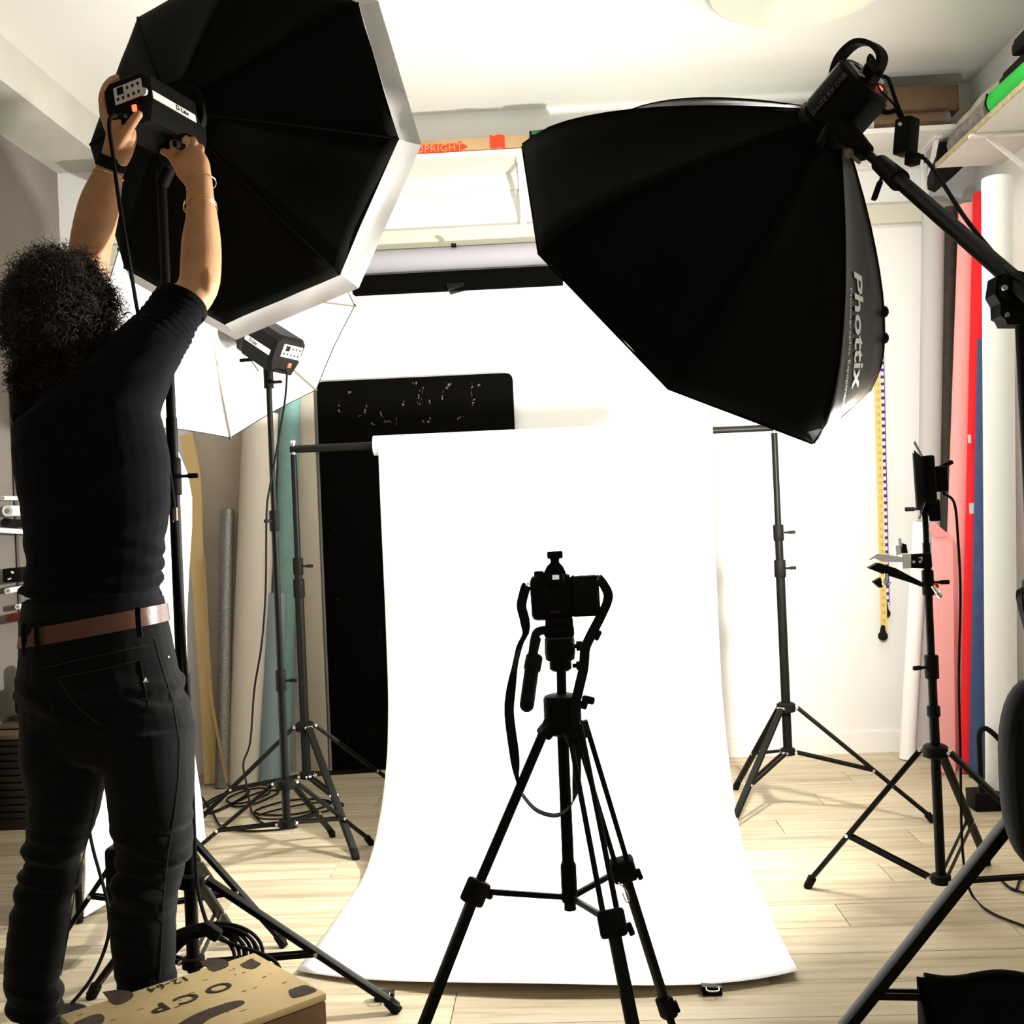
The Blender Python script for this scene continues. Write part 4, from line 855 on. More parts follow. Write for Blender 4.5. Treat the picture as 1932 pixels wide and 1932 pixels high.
# the camera
t = thing('dslr_camera', 'black reflex camera seen from behind on the central tripod', 'camera', Q(1065, 1165))
def poly(pts, y0, th): return MB().prism([at(x, y, YT + y0) for x, y in pts], (0, th, 0))
part('body', MB().box(Q(1041, 1126, .01), (79 * k_, .06, 84 * k_), Matrix.Rotation(-.02, 3, 'Y'), bev=.010).box(Q(1104, 1124, .0), (54 * k_, .035, 76 * k_), Matrix.Rotation(-.02, 3, 'Y'), bev=.005), M['matte'], t)
part('prism_hump', MB().rings([[at(1047 + sx * w2, y, YT + .0 + dy) for sx, dy in ((-1, -.02), (1, -.02), (1, .03), (-1, .03))] for y, w2 in ((1090, 22), (1078, 20), (1068, 15), (1062, 9))]), M['matte'], t, ang=60)
ey = part('eyepiece', MB().box(Q(1048, 1091, -.028), (.030, .012, .018), bev=.004), M['rubber'], t)
part('eyepiece_glass', MB().box(Q(1048.5, 1089, -.0355), (12.5 * k_, .002, 8.5 * k_)), M['lens'], ey, 'pale eyepiece window with painted glow', smooth=False)
part('mode_dial', MB().lathe(Q(1017, 1090), (0, 0, 1), [(.009, 0), (.009, .010), (.007, .012)], 18).box(Q(1022, 1083), (.018, .02, .006), bev=.002), M['rubber'], t)
part('rear_screen', MB().box(Q(1104, 1124, -.019), (48 * k_, .004, 62 * k_), bev=.0015), M['black'], t)
part('buttons', MB().lathe(Q(1008, 1109, -.021), (0, -1, 0), [(.003, 0), (.002, .002)], 8).lathe(Q(1008, 1120, -.021), (0, -1, 0), [(.003, 0), (.002, .002)], 8).lathe(Q(1081, 1088, -.02), (0, -1, 0), [(.003, 0), (.002, .002)], 8).lathe(Q(1085, 1121, -.02), (0, -1, 0), [(.003, 0), (.002, .002)], 8), M['black'], t)
text('lettering', 'Canon', .0062, Q(1048, 1154, -.0225), (1, 0, -.02), (0, 0, 1), M['scuff'], t, ext=.0002)
part('lens', MB().lathe(Q(1047, 1122, .04), (0, 1, 0), [(.032, 0), (.034, .01), (.034, .06), (.031, .075)], 28), M['matte'], t)
part('strap_lug', MB().path([Q(999, 1104), Q(996, 1100), Q(994, 1106), Q(998, 1112)], .0012, 6).path([Q(1124, 1089), Q(1129, 1085), Q(1133, 1092), Q(1128, 1096)], .0012, 6), M['steel'], t)
t2 = thing('radio_trigger', 'small black radio trigger on top of the camera', 'trigger', Q(1047, 1064))
part('foot', MB().lathe(Q(1047, 1064), (0, 0, 1), [(.010, 0), (.008, .004), (.009, .009), (.009, .011)], 18), M['matte'], t2)
part('trigger_body', MB().box(Q(1047, 1047), (30 * k_, .022, 14 * k_), bev=.003), M['matte'], t2)
st = part('strap', MB().ribbon([Q(1127, 1087, .0), Q(1137, 1100, -.01), Q(1147, 1120, -.015), Q(1145, 1138, -.01), Q(1135, 1160, -.005), Q(1122, 1185, -.01), Q(1112, 1205, -.02), Q(1104, 1225, -.03), Q(1101, 1260, -.03), Q(1092, 1300, -.035), Q(1085, 1340, -.04), Q(1087, 1400, -.04), Q(1088, 1470, -.045), Q(1080, 1515, -.045), Q(1052, 1538, -.045), Q(1015, 1530, -.045), Q(990, 1505, -.045), Q(978, 1480, -.045), Q(970, 1420, -.05), Q(961, 1350, -.05), Q(963, 1310, -.045), Q(971, 1260, -.04), Q(980, 1220, -.035), Q(991, 1195, -.03), Q(990, 1170, -.02), Q(984, 1145, -.015), Q(987, 1125, -.01), Q(993, 1105, 0)],
     [V(1, .3, 0)] * 6 + [V(1, 0, 0)] * 4 + [V(.8, .6, 0)] * 3 + [V(.3, 1, .3)] * 1 + [V(.05, 1, .1)] * 4 + [V(.9, .4, 0)] * 3 + [V(.5, .8, 0)] * 3 + [V(1, .3, 0)] * 4, .018, .0009, 5), M['rubber'], t)
part('strap_loop', MB().ribbon([Q(1135, 1092), Q(1150, 1115), Q(1152, 1130), Q(1143, 1150)], (1, .2, 0), .008, .0009).ribbon([Q(990, 1100), Q(984, 1115), Q(990, 1135), Q(986, 1165)], (1, .2, 0), .007, .0009), M['rubber'], t)
part('strap_buckle', MB().bar(Q(1137, 1151, -.01), Q(1131, 1168, -.01), .022, .005, (1, 0, 0)).bar(Q(993, 1180, -.02), Q(996, 1196, -.02), .016, .005, (1, 0, 0)).bar(Q(1133, 1190, -.01), Q(1124, 1208, -.01), .014, .008, (1, 0, 0), bev=.003), M['matte'], t)
# ------------------------------------------------------------------ apple box
BZ = .2
a_, b_, c_ = flo(112, 1915, BZ), flo(480, 1797, BZ), flo(603, 1878, BZ)
ex = (b_ - a_).normalized(); ey_ = (c_ - b_); ey_ -= ex * ey_.dot(ex); wy = ey_.length; ey_.normalize(); wx = (b_ - a_).length
O = b_
t = thing('apple_box', 'worn wooden apple box with upside-down OCP stencil in the foreground', 'box', (O - ex * wx / 2 + ey_ * wy / 2) * 1)
t.location.z = 0
Rb = Matrix((ex, ey_, V(0, 0, -1))).transposed(); cen = O - ex * wx / 2 + ey_ * wy / 2
def BP(u, v_, z=0): return O - ex * u + ey_ * v_ + V(0, 0, z)
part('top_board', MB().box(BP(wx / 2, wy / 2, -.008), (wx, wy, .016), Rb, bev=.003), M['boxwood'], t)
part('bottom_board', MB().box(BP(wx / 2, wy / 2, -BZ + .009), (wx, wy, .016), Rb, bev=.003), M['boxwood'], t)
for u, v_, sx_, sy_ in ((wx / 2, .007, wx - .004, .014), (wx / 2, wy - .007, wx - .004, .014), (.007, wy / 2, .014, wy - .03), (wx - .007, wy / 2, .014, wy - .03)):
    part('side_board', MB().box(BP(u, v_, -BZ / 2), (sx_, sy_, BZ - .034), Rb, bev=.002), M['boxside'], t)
def inl(name, pts, m='inlay', **k):
    pts = spline([flo(x, y, BZ + .0004) for x, y in pts + pts[:1]], 4)[:-1]
    # keep inside the lid outline
    return part(name, MB().prism(pts, (0, 0, .0006)), M[m], t, smooth=False, **k)
inl('corner_patch', [(193, 1872), (222, 1868), (248, 1872), (250, 1882), (230, 1894), (212, 1893)])
inl('corner_patch', [(140, 1930), (172, 1916), (192, 1914), (197, 1924), (185, 1936), (150, 1940)])
inl('corner_patch', [(376, 1814), (402, 1809), (425, 1811), (431, 1822), (408, 1832), (396, 1830)])
inl('corner_patch', [(453, 1820), (474, 1809), (482, 1813), (492, 1819), (478, 1828), (462, 1826)])
inl('corner_patch', [(545, 1868), (572, 1859), (586, 1862), (597, 1870), (560, 1882), (548, 1879)])
inl('handle_slot', [(330, 1936), (372, 1912), (430, 1892), (452, 1888), (462, 1891), (450, 1900), (400, 1920), (368, 1940)])
text('stencil', 'OCP', .070, flo(362, 1880, BZ + .0012), -ex, ey_, M['stencil'], t, ext=.0004, space=1.45, spacey=.8, bold=.0014)
text('stencil', '12-64', .036, flo(318, 1856, BZ + .0012), -ex, ey_, M['stencil'], t, ext=.0003, space=1.1)
g = MB()
for k in range(26): u, v_ = random.uniform(.02, wx - .02), random.uniform(.02, wy - .02); g.box(BP(u, v_, .0006), (random.uniform(.003, .014), random.uniform(.001, .003), .0005), Rb)
part('scratches', g, M['boxside'], t, smooth=False, kind='stuff')
# ------------------------------------------------------------------ cables
hang = [W1(0, -.04, -.012), at(207, 225, 2.34), at(214, 300, 2.30), at(228, 400, 2.28), at(245, 500, 2.30), at(262, 600, 2.42), at(280, 680, 2.56), at(300, 790, 2.56), at(318, 880, 2.56), at(330, 970, 2.57), at(338, 1100, 2.575), at(350, 1250, 2.575), at(362, 1450, 2.575), at(368, 1600, 2.56), at(374, 1680, 2.53), at(388, 1735, 2.5), at(396, 1752, 2.47)]
t = solo('hanging_cable', MB().path(hang, .0046, 8, 6), M['rubber'], 'black power cable hanging from the octabox flash down the stand', 'cable')
part('cable_tie', MB().box(at(331, 970, 2.55), (.008, .01, .03)).prism([at(x, y, 2.55) for x, y in ((325, 963), (333, 961), (331, 975), (326, 985))], (0, .004, 0)), M['chip'], t, 'cream tape tie', smooth=False)
g = MB()
cc = at(372, 1805, 2.5); rs = random.Random(11)
for k in range(8):
    r1, r2 = .075 + .008 * k, .05 + .004 * k; ph = rs.uniform(-.1, .1); pts = []
    for i in range(19):
        a_ = 2 * PI * i / 18; pts.append(cc + V(r1 * math.cos(a_) + .02, -.03 + .05 * math.sin(a_ + k * .1) + .006 * (k % 3), .012 + r2 * math.sin(a_) * 1.0 + ph * .03 - .02))
    g.path(pts, .0042, 8, 3)
t = thing('cable_coil', 'bundle of black cable loops hanging on the stand above the apple box', 'cable', cc - V(0, 0, .1))
part('loops', g, M['rubber'], t)
part('velcro_wrap', MB().bar(at(382, 1745, 2.46), at(415, 1768, 2.46), .026, .03, bev=.008), M['rubber'], t)
cable('floor_cable', 'thick black cable curving past the apple box to the white paper', [at(410, 1770, 2.5), at(450, 1785, 2.5), at(500, 1802, 2.5), at(525, 1822, 2.49), at(530, 1850, 2.45), flo(560, 1960)], .0045)
cable('floor_cable', 'black cable curving down between the legs of the man', [at(160, 1500, 2.72), at(172, 1585, 2.75), at(186, 1640, 2.72), at(200, 1690, 2.70), at(207, 1740, 2.66), at(198, 1790, 2.62), at(170, 1850, 2.58), at(125, 1905, 2.54), at(90, 1945, 2.5), flo(70, 1975, .005)], .0045)
uc_ = [W3(-.01, -.05, 0), at(541, 705, 3.5), at(537, 760, 3.55), at(520, 860, 3.62), at(509, 920, 3.63), at(503, 970, 3.63), at(501, 1120, 3.64), at(493, 1220, 3.67), at(480, 1300, 3.7), at(472, 1400, 3.75), at(459, 1440, 3.8), at(464, 1475, 3.9), flo(474, 1530, .008)]
cable('hanging_cable', 'thin black cable hanging from the umbrella flash to the floor', uc_, .0036)
g = MB(); rs = random.Random(4)
for (cx, cy, rx, ry, k_n) in ((432, 1518, .06, .20, 2), (475, 1505, .07, .13, 2), (560, 1530, .14, .12, 2)):
    for k in range(k_n):
        f0 = flo(cx + rs.uniform(-10, 10), cy + rs.uniform(-6, 6)); an = rs.uniform(0, 3)
        pts = [f0 + V(rx * math.cos(a_) * (1 + .15 * math.sin(2 * a_ + k)) * 1.0, ry * math.sin(a_ + an * .2), .006 + .004 * k) for a_ in [i * 2 * PI / 14 for i in range(15)]]
        g.path(pts, .0038, 6, 3)
f0, f1 = flo(470, 1540), flo(600, 1555)
g.path([flo(474, 1530, .008), flo(500, 1555, .006), flo(560, 1560, .006), flo(480, 1568, .006), flo(420, 1560, .006), flo(400, 1530, .006), flo(378, 1500, .006)], .0038, 6, 5)
solo('cable_coil', g, M['rubber'], 'tangle of black cable on the floor under the umbrella stand', 'cable')
cable('hanging_cable', 'black cable hanging from the LED light down its stand', [cl - aa * .045 + V(0, 0, -.02), at(1780, 930, 3.06), at(1800, 948, 3.07), at(1807, 1010, 3.08), at(1812, 1120, 3.1), at(1809, 1280, 3.12), at(1812, 1420, 3.13), at(1814, 1560, 3.13), at(1820, 1640, 3.12), flo(1835, 1690, .006), flo(1870, 1722, .006), flo(1940, 1750, .006)], .0036)
cable('floor_cable', 'black cable lying on the floor at the right edge', [flo(1888, 1660, .006), flo(1915, 1680, .006), flo(1925, 1660, .006), flo(1950, 1650, .006), flo(1990, 1690, .006), flo(1935, 1685, .006), flo(1900, 1672, .006)], .0036)
# ------------------------------------------------------------------ the man
def oval_rings(rows, n=28, sq=2.3):
    """rows: (px, py, Y, half width px, depth radius m)"""
    cs = [at(r[0], r[1], r[2]) for r in rows]; R = []
    for i, r in enumerate(rows):
        ax = (cs[min(i + 1, len(cs) - 1)] - cs[max(i - 1, 0)]).normalized()
        dep = V(0, 1, 0); dep = (dep - ax * dep.dot(ax)); dep.normalize(); lat = ax.cross(dep).normalized(); hw = r[3] * r[2] / F
        R.append([cs[i] + lat * hw * math.copysign(abs(math.cos(t_)) ** (2 / sq), math.cos(t_)) + dep * r[4] * math.copysign(abs(math.sin(t_)) ** (2 / sq), math.sin(t_)) for t_ in [k * 2 * PI / n for k in range(n)]])
    return R
def loft(mb, rows, sub=3, **k):
    A = np.array(rows, float); out = []
    P_ = [Vector(r[:3]) for r in rows]; S_ = spline(P_, sub) if len(rows) > 2 else P_
    W_ = spline([Vector((r[3], r[4], 0)) for r in rows], sub) if len(rows) > 2 else [Vector((r[3], r[4], 0)) for r in rows]
    return mb.rings(oval_rings([(p.x, p.y, p.z, w2.x, w2.y) for p, w2 in zip(S_, W_)], **k))
def remesh(mb, vox, smooth=4, fac=.5):
    me = bpy.data.meshes.new('r'); me.from_pydata([tuple(v) for v in mb.v], [], mb.f)
    bm = bmesh.new(); bm.from_mesh(me); bmesh.ops.recalc_face_normals(bm, faces=bm.faces[:]); bm.to_mesh(me); bm.free()
    o = bpy.data.objects.new('r', me); C.objects.link(o)
    m = o.modifiers.new('r', 'REMESH'); m.mode = 'VOXEL'; m.voxel_size = vox
    s = o.modifiers.new('s', 'SMOOTH'); s.iterations = smooth; s.factor = fac
    bpy.context.view_layer.update()
    e = bpy.data.meshes.new_from_object(o.evaluated_get(bpy.context.evaluated_depsgraph_get())); bpy.data.objects.remove(o)
    return e
def finish(name, me, mat_, parent, disp=None, label=None):
    off = origin_of(parent)
    if disp:
        ns = [v.normal.copy() for v in me.vertices]
        for v, n_ in zip(me.vertices, ns): v.co += n_ * disp(v.co, n_)
    bv = BVHTree.FromPolygons([v.co.copy() for v in me.vertices], [tuple(p.vertices) for p in me.polygons])
    for v in me.vertices: v.co -= off
    me.materials.clear(); me.materials.append(mat_); me.polygons.foreach_set('use_smooth', [True] * len(me.polygons)); me.name = name
    o = bpy.data.objects.new(name, me); C.objects.link(o); o.parent = parent
    if label: o['label'] = label
    return o, bv
YM = 2.38
man = thing('person', 'man with curly dark hair, dark shirt and jeans, both arms raised to the flash', 'person', (flo(170, 1990).x, YM, 0))
# --- skin: head, neck, slim torso and legs inside the clothes, arms and hands, one surface
sk = MB()
loft(sk, [(110, 505, YM + .03, 28, .05), (112, 530, YM + .03, 62, .085), (112, 575, YM + .03, 72, .10), (112, 625, YM + .03, 66, .095), (112, 665, YM + .045, 46, .075), (112, 690, YM + .06, 28, .045)])
loft(sk, [(112, 650, YM, 44, .055), (112, 710, YM - .01, 46, .055), (120, 760, YM - .01, 60, .06)])
loft(sk, [(125, 740, YM, 70, .05), (150, 800, YM, 115, .085), (172, 900, YM, 125, .09), (180, 1000, YM, 118, .085), (178, 1100, YM, 104, .08), (178, 1170, YM, 110, .085), (190, 1280, YM, 130, .095), (195, 1380, YM, 130, .09)])
loft(sk, [(130, 1360, YM, 55, .07), (116, 1550, YM, 34, .045), (88, 1700, YM, 30, .038), (68, 1830, YM, 28, .035), (66, 1930, YM, 26, .035)])
loft(sk, [(270, 1360, YM, 66, .07), (288, 1550, YM, 46, .05), (276, 1700, YM, 38, .042), (273, 1830, YM, 34, .038), (272, 1960, YM, 28, .035)])
# arms
loft(sk, [(95, 775, YM, 50, .05), (110, 690, YM + .04, 48, .045), (140, 600, YM + .12, 42, .045), (163, 540, YM + .16, 36, .042)])
loft(sk, [(162, 560, YM + .15, 30, .038), (166, 525, YM + .16, 35, .043), (170, 470, YM + .15, 37, .046), (182, 410, YM + .13, 38, .044), (192, 370, YM + .11, 35, .038), (203, 335, YM + .09, 28, .030), (212, 308, YM + .08, 25, .023), (222, 285, YM + .07, 29, .02), (229, 255, YM + .055, 30, .018), (224, 228, YM + .05, 26, .015)])
loft(sk, [(240, 730, YM, 62, .06), (275, 680, YM + .05, 52, .055), (320, 610, YM + .10, 44, .048), (358, 560, YM + .13, 38, .043)])
loft(sk, [(352, 575, YM + .12, 36, .042), (374, 540, YM + .14, 37, .044), (379, 500, YM + .15, 37.5, .045), (380, 455, YM + .15, 36, .042), (381, 415, YM + .14, 30, .036), (378, 375, YM + .13, 26, .026), (375, 345, YM + .125, 26, .022), (364, 318, YM + .12, 34, .02), (355, 296, YM + .12, 31, .017), (353, 286, YM + .125, 25, .013)])
loft(sk, [(392, 553, YM + .125, 10, .02), (393, 535, YM + .12, 15, .024), (392, 515, YM + .125, 10, .02)])
def finger(pts, r0, r1):
    P3 = [at(*p) for p in pts]; sk.path(P3, lambda t_: r0 + (r1 - r0) * t_, 10, 4); sk.ball(P3[-1], r1 * .98, 10)
# right hand: fingers curl forward round the tilt knob, thumb leaves the palm side
Yh = YM + .13
finger([(332, 292, Yh - .005), (327, 275, Yh + .002), (326, 266, Yh + .022), (322, 274, Yh + .042), (320, 286, Yh + .045)], .0095, .0078)
finger([(347, 284, Yh), (350, 268, Yh + .004), (347, 259, Yh + .026), (338, 264, Yh + .048), (334, 276, Yh + .052)], .0098, .008)
finger([(362, 288, Yh), (366, 272, Yh + .006), (364, 264, Yh + .03), (354, 269, Yh + .05), (350, 280, Yh + .052)], .0092, .0076)
finger([(376, 298, Yh), (380, 284, Yh + .008), (378, 277, Yh + .028), (370, 281, Yh + .044), (366, 290, Yh + .046)], .0082, .0068)
finger([(345, 322, Yh - .008), (332, 308, Yh - .012), (321, 293, Yh - .008), (308, 286, Yh - .002)], .0118, .0088)
# left hand: fingers wrap the far side of the flash, thumb presses its rear
Yl = YM + .05
finger([(212, 235, Yl), (198, 212, Yl + .01), (193, 188, Yl + .025), (200, 162, Yl + .04), (214, 148, Yl + .05)], .0098, .008)
finger([(208, 240, Yl + .02), (196, 210, Yl + .035), (193, 182, Yl + .05), (203, 158, Yl + .065), (220, 146, Yl + .075)], .0098, .008)
finger([(206, 245, Yl + .035), (195, 218, Yl + .055), (194, 190, Yl + .075), (205, 166, Yl + .09), (222, 154, Yl + .10)], .009, .0075)
finger([(208, 252, Yl + .045), (198, 230, Yl + .07), (197, 205, Yl + .095), (206, 184, Yl + .11), (218, 172, Yl + .12)], .0082, .0068)
finger([(222, 280, Yl + .006), (234, 256, Yl - .016), (252, 228, Yl - .045), (262, 216, Yl - .05)], .0135, .0095)
# face on the far side: nose, brows, chin, ears
hc = at(112, 590, YM + .03)
sk.ball(hc + V(0, .118, -.005), (.013, .02, .022), 10); sk.ball(hc + V(0, .10, -.035), (.022, .012, .008), 10); sk.ball(hc + V(0, .085, -.085), (.025, .02, .018), 10)
for s_ in (-1, 1):
    sk.ball(hc + V(s_ * .084, .01, -.005), (.010, .020, .030), 10); sk.ball(hc + V(s_ * .032, .098, .028), (.024, .012, .008), 10)
me = remesh(sk, .0036, 2)
body, _ = finish('body', me, M['skin'], man)
for s_ in (-1, 1):
    part('eye', MB().ball(hc + V(s_ * .031, .094, .012), .012, 12), M['white_plate'], man)
part('mouth', MB().path([hc + V(-.024, .108, -.048), hc + V(0, .114, -.046), hc + V(.024, .108, -.048)], .004, 8), M['tan_print'], man)
# --- shirt
s = MB()
loft(s, [(125, 708, YM, 58, .055), (135, 728, YM, 92, .078), (152, 752, YM, 128, .10), (163, 790, YM, 137, .118), (171, 850, YM, 142, .122), (178, 900, YM, 143, .122), (181, 950, YM, 139, .118), (181, 1000, YM, 133, .112), (180, 1050, YM, 128, .108), (179, 1090, YM, 126, .108), (174, 1120, YM, 130, .112), (171, 1138, YM, 131, .114)], sub=3)
loft(s, [(215, 775, YM, 78, .10), (240, 722, YM + .02, 76, .088), (268, 675, YM + .045, 66, .074), (300, 632, YM + .08, 58, .066), (326, 596, YM + .10, 52, .060), (345, 569, YM + .12, 48.5, .057)], sub=3)
loft(s, [(95, 790, YM, 66, .08), (92, 738, YM + .02, 64, .075), (105, 680, YM + .06, 56, .065), (128, 620, YM + .11, 50, .058), (142, 585, YM + .135, 48, .055)], sub=3)
def shirt_disp(p, n_):
    q = Vector((p.x * 5 + p.z * 3.0, p.y * 5, p.z * 17 - p.x * 6)); d = noise.noise(q) * .0050 + noise.noise(q * 2.3) * .0022
    slv = max(0, 1 - abs((p - at(318, 605, YM + .1)).length) / .12)
    ax = (at(345, 569, YM + .12) - at(240, 722, YM + .02)).normalized(); d += slv * .0045 * math.sin((p - hc).dot(ax) * 420 + noise.noise(p * 20) * 3)
    low = max(0, 1 - abs(p.z - at(170, 1090, YM).z) / .12); d += low * .005 * math.sin(p.z * 150 + p.x * 26 + noise.noise(p * 9) * 4)
    return d
me = remesh(s, .0062, 3); shirt, bvs = finish('shirt', me, M['shirt'], man, shirt_disp)
def hitp(bv, px, py, off=.001):
    d = ray(px, py).normalized(); h = bv.ray_cast(EYE, d)
    if h[0] is None: return None
    return h[0] + h[1] * off if h[1].dot(d) < 0 else h[0] - h[1] * off
g = MB().rings(oval_rings([(120, 706, YM, 58, .06), (122, 716, YM, 70, .07), (123, 722, YM, 71, .071), (121, 712, YM, 60, .062)]), cap=False); part('collar', g, M['shirt'], shirt)
# rolled cuff
rows = [(338, 580, YM + .11, 50, .058), (345, 569, YM + .12, 50.5, .059), (350, 561, YM + .125, 49.5, .058), (345, 569, YM + .12, 46, .054)]
part('cuff', MB().rings(oval_rings(rows), cap=False), M['shirt'], shirt, ang=80)
# --- jeans
j = MB()
loft(j, [(175, 1118, YM, 125, .108), (178, 1150, YM, 131, .112), (179, 1185, YM, 137, .118), (183, 1230, YM, 143, .124), (188, 1280, YM, 152, .130), (196, 1330, YM, 156, .130), (204, 1380, YM, 160, .122), (206, 1422, YM, 150, .098), (205, 1434, YM, 104, .075), (204, 1446, YM, 60, .05)], sub=3)
loft(j, [(125, 1370, YM, 76, .116), (122, 1440, YM, 73, .108), (124, 1490, YM, 66, .09), (115, 1550, YM, 57, .078), (103, 1610, YM + .01, 52, .070), (96, 1650, YM + .01, 53, .068), (82, 1700, YM, 54, .066), (72, 1760, YM - .01, 52, .064), (66, 1820, YM - .01, 49, .060), (62, 1870, YM, 46, .058), (68, 1890, YM, 48, .060), (66, 1918, YM, 42, .054)], sub=3)
loft(j, [(282, 1370, YM, 82, .116), (284, 1440, YM, 80, .108), (284, 1500, YM, 79, .092), (287, 1560, YM, 74, .084), (286, 1605, YM, 67, .074), (277, 1650, YM, 60, .068), (272, 1720, YM, 60, .068), (273, 1790, YM, 58, .064), (275, 1850, YM, 51, .060), (274, 1900, YM, 47, .058), (276, 1940, YM, 50, .060), (276, 1955, YM, 46, .056)], sub=3)
def jeans_disp(p, n_):
    d = noise.noise(Vector((p.x * 7, p.y * 7, p.z * 10))) * .004
    for zc, w_ in ((.42, .10), (.10, .09), (.80, .05)):
        k = math.exp(-((p.z - zc) / w_) ** 2); q = Vector((p.x * 6, p.y * 6, p.z * 32 + p.x * 9))
        d += k * (noise.noise(q) * .016 + noise.noise(q * 1.9) * .006)
    return d
me = remesh(j, .0062, 3); jeans, bvj = finish('jeans', me, M['jeans'], man, jeans_disp)
part('waistband', MB().rings(oval_rings([(177, 1130, YM, 129.5, .1115), (178, 1162, YM, 135, .1165), (178, 1162, YM, 131, .113), (177, 1130, YM, 125, .108)][:4], n=40), cap=False), M['jeans'], jeans, ang=80)
# belt: tilted band round the waist
def band_rows(y, dw, tilt=.0):
    rows = oval_rings([(179, y, YM, 137 + dw * F / YM, .119 + dw)], n=48)[0] if 0 else None
R_ = []
for (y, hw, ry, dw) in ((1165, 133.0, .1150, 0), (1163, 136.0, .1180, 0), (1196, 140.5, .1230, 0), (1194, 137.5, .1205, 0)):
    c0 = at(179, y, YM); rr_ = []
    for k in range(56):
        a = k * 2 * PI / 56; cx = math.copysign(abs(math.cos(a)) ** (2 / 2.3), math.cos(a)); sy = math.copysign(abs(math.sin(a)) ** (2 / 2.3), math.sin(a))
        rr_.append(c0 + V(cx * hw * YM / F, sy * ry, .022 * cx))
    R_.append(rr_)
part('belt', MB().rings(R_ + [R_[0]], cap=False), M['leather'], man, 'brown leather belt', ang=60)
def stitch(name, pts, r=.0012, m='stitch', off=.0015):
    P3 = []
    for a, b in zip(pts[:-1], pts[1:]):
        for k in range(5):
            h = hitp(bvj, a[0] + (b[0] - a[0]) * k / 5, a[1] + (b[1] - a[1]) * k / 5, off)
            if h: P3.append(h)
    if len(P3) > 2: part(name, MB().path(P3, r, 5, 1), M[m], jeans)
stitch('pocket_stitch', [(108, 1279), (200, 1262), (265, 1245), (272, 1290), (283, 1345)])
stitch('pocket_stitch', [(108, 1279), (135, 1320), (158, 1345), (200, 1375)])
stitch('pocket_stitch', [(28, 1283), (45, 1290), (58, 1335), (55, 1345)])
stitch('seam', [(290, 1205), (305, 1260), (325, 1320), (338, 1400), (336, 1470), (328, 1540), (318, 1600), (308, 1700), (303, 1800), (300, 1860)])
stitch('seam', [(76, 1265), (85, 1300), (105, 1345), (135, 1365), (160, 1372)], .0022, 'jeans', .002)
stitch('seam', [(35, 1250), (75, 1262), (150, 1245), (240, 1225), (290, 1215)])
stitch('seam', [(186, 1478), (176, 1540), (160, 1600), (140, 1680), (128, 1760), (110, 1860)])
for x, y0, y1 in ((47, 1178, 1238), (71, 1172, 1240), (262, 1146, 1202)):
    g = MB().ribbon([at(x - 2, y0, YM - .125 + (.035 if x < 60 else .012 if x < 100 else .008)), at(x - 1, (y0 + y1) / 2, YM - .132 + (.035 if x < 60 else .012 if x < 100 else .008)), at(x + 2, y1, YM - .128 + (.035 if x < 60 else .012 if x < 100 else .008))], (1, 0, 0), .011, .0016); part('belt_loop', g, M['jeans'], jeans)
g = MB().path([hitp(bvj, x, y, .002) for x, y in ((270, 1288), (273, 1282), (274, 1279), (273, 1288))], .0008, 5, 2).path([hitp(bvj, x, y, .002) for x, y in ((273, 1283), (276, 1281), (276, 1287), (279, 1287))], .0008, 5, 2)
part('pocket_emblem', g, M['white_plate'], jeans, 'small pale curl emblem')
q = hitp(bvj, 316, 1240, .002); part('rivet', MB().ball(q, .003, 8), M['steel'], jeans)
# shoes
for i, (px, xo) in enumerate(((66, 0), (274, 0))):
    c0 = at(px, 1925, YM); c0.z = 0
    Rr = []
    for yy, wx_, zt_ in ((-.07, .030, .07), (-.06, .038, .085), (0, .042, .10), (.06, .046, .085), (.13, .05, .06), (.18, .044, .045), (.205, .028, .03)):
        Rr.append([c0 + V(wx_ * math.cos(a), yy, .004 + zt_ * (.5 + .5 * math.sin(a))) for a in [k * 2 * PI / 20 for k in range(20)]])
    sh_ = part('shoe', MB().rings(Rr), M['rubber'], man)
    part('sole', MB().rings([[V(v.x + (v.x - c0.x) * .06, v.y, z) for v in [c0 + V(wx_ * sx, yy, 0) for yy, wx_, sx in [(-.074, .022, -1), (-.03, .040, -1), (.06, .047, -1), (.13, .051, -1), (.19, .035, -1), (.212, 0, 1), (.19, .035, 1), (.13, .051, 1), (.06, .047, 1), (-.03, .040, 1), (-.074, .022, 1)]]] for z in (.001, .018)]), M['matte'], sh_)
# wrist pieces
def wrist(rows, name, m, label=None):
    a, b = rows; inn = lambda r: (r[0], r[1], r[2], r[3] - 2, r[4] - .0015)
    R4 = oval_rings([a, b], n=28); cs = [at(*a[:3]), at(*b[:3])]
    ax = (cs[1] - cs[0]).normalized(); dep = (V(0, 1, 0) - ax * ax.y).normalized(); lat = ax.cross(dep)
    def rg(c, r, extra): return [c + lat * (r[3] * r[2] / F + extra) * math.cos(t_) + dep * (r[4] + extra) * math.sin(t_) for t_ in [k * 2 * PI / 28 for k in range(28)]]
    R4 = [rg(cs[0], a, 0), rg(cs[0], a, .003), rg(cs[1], b, .003), rg(cs[1], b, 0), rg(cs[0], a, 0)]
    part(name, MB().rings(R4, cap=False), M[m], man, label, ang=60)
wrist(((207, 318, YM + .083, 27, .0255), (213, 296, YM + .077, 27.5, .0235)), 'watch_strap', 'rubber', 'black watch strap')
wrist(((203.5, 331, YM + .088, 28.5, .030), (204, 329, YM + .088, 28.5, .030)), 'bracelet', 'gold', 'thin gold bracelet')
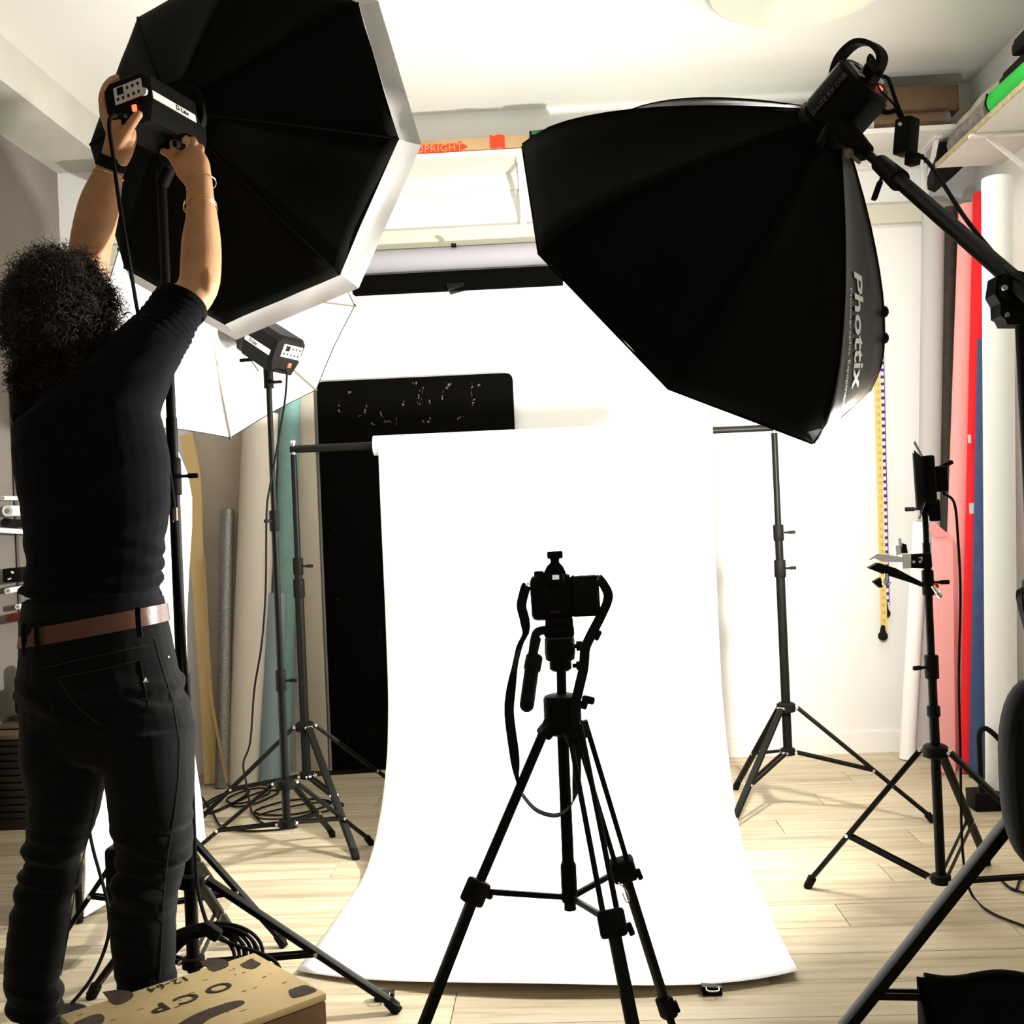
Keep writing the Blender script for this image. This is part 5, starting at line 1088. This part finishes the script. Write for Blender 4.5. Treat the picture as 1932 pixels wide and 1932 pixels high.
for y, hw in ((345, 27.5), (388, 28.5), (393, 29)):
    c0 = at(378, y, YM + .13 + (y - 345) * .0002); pts = []
    for k in range(25):
        a = k * 2 * PI / 24; pts.append(c0 + V(math.cos(a) * hw * YM / F * 1.14, math.sin(a) * (.034 + (y - 345) * .00014), -math.sin(a) * .010 + .004 * math.cos(a)))
    part('bracelet', MB().path(pts, .0012, 6, 1), M['gold'], man, 'thin gold bracelet')
part('ring', MB().path([at(364, 268, Yh + .012) + V(math.cos(a) * .0105, .002 * math.sin(a), math.sin(a) * .0105) for a in [k * PI / 6 for k in range(13)]], .0012, 6, 1), M['gold'], man)
# hair: dense curls over the skull
hcc = at(112, 594, YM + .01); hr = V(.120, .122, .150); g = MB(); rs = random.Random(9)
g.ball(hcc, (hr.x * .93, hr.y * .92, hr.z * .94), 28)
for i in range(2900):
    z = rs.uniform(-1, 1); a = rs.uniform(0, 2 * PI); r = math.sqrt(1 - z * z); d = V(r * math.cos(a), r * math.sin(a), z)
    if d.y > .55 and z < .35: continue
    big = 1 + .08 * noise.noise(d * 2.2)
    base = hcc + V(d.x * hr.x, d.y * hr.y, d.z * hr.z) * .88 * big; up_ = V(d.x / hr.x, d.y / hr.y, d.z / hr.z).normalized()
    x_, y_, _a = frame((up_ + V(rs.gauss(0, .5), rs.gauss(0, .5), rs.gauss(-.15, .5))).normalized())
    cr_, L_, tw = rs.uniform(.005, .0105), rs.uniform(.022, .052) * (1.25 if rs.random() < .08 else 1), rs.uniform(9, 15); ph = rs.uniform(0, 6); m = 11; dn = V(0, 0, -.010)
    pts = [base + _a * (L_ * k / (m - 1)) + (x_ * math.cos(ph + tw * k / (m - 1)) + y_ * math.sin(ph + tw * k / (m - 1))) * cr_ + dn * (k / (m - 1)) ** 2 for k in range(m)]
    rr_ = rs.uniform(.0009, .0017); R3 = []
    for k, p in enumerate(pts):
        q = rr_ * (1 - .6 * k / (m - 1)); R3.append([p + x_ * q, p + y_ * q - x_ * q * .5, p - y_ * q - x_ * q * .5])
    g.rings(R3)
# nape
for i in range(900):
    p = hcc + V(rs.uniform(-.08, .08), -.06 + rs.uniform(-.04, .03), -.125 + rs.uniform(-.03, .03)); tw = rs.uniform(8, 14); ph = rs.uniform(0, 6)
    pts = [p + V(math.cos(ph + tw * k / 9) * .007, math.sin(ph + tw * k / 9) * .007, -.032 * k / 9) for k in range(10)]; R3 = [[q + V(.0012, 0, 0), q + V(-.0006, .001, 0), q + V(-.0006, -.001, 0)] for q in pts]; g.rings(R3)
part('hair', g, M['hair'], man, 'dark curly hair', ang=180)
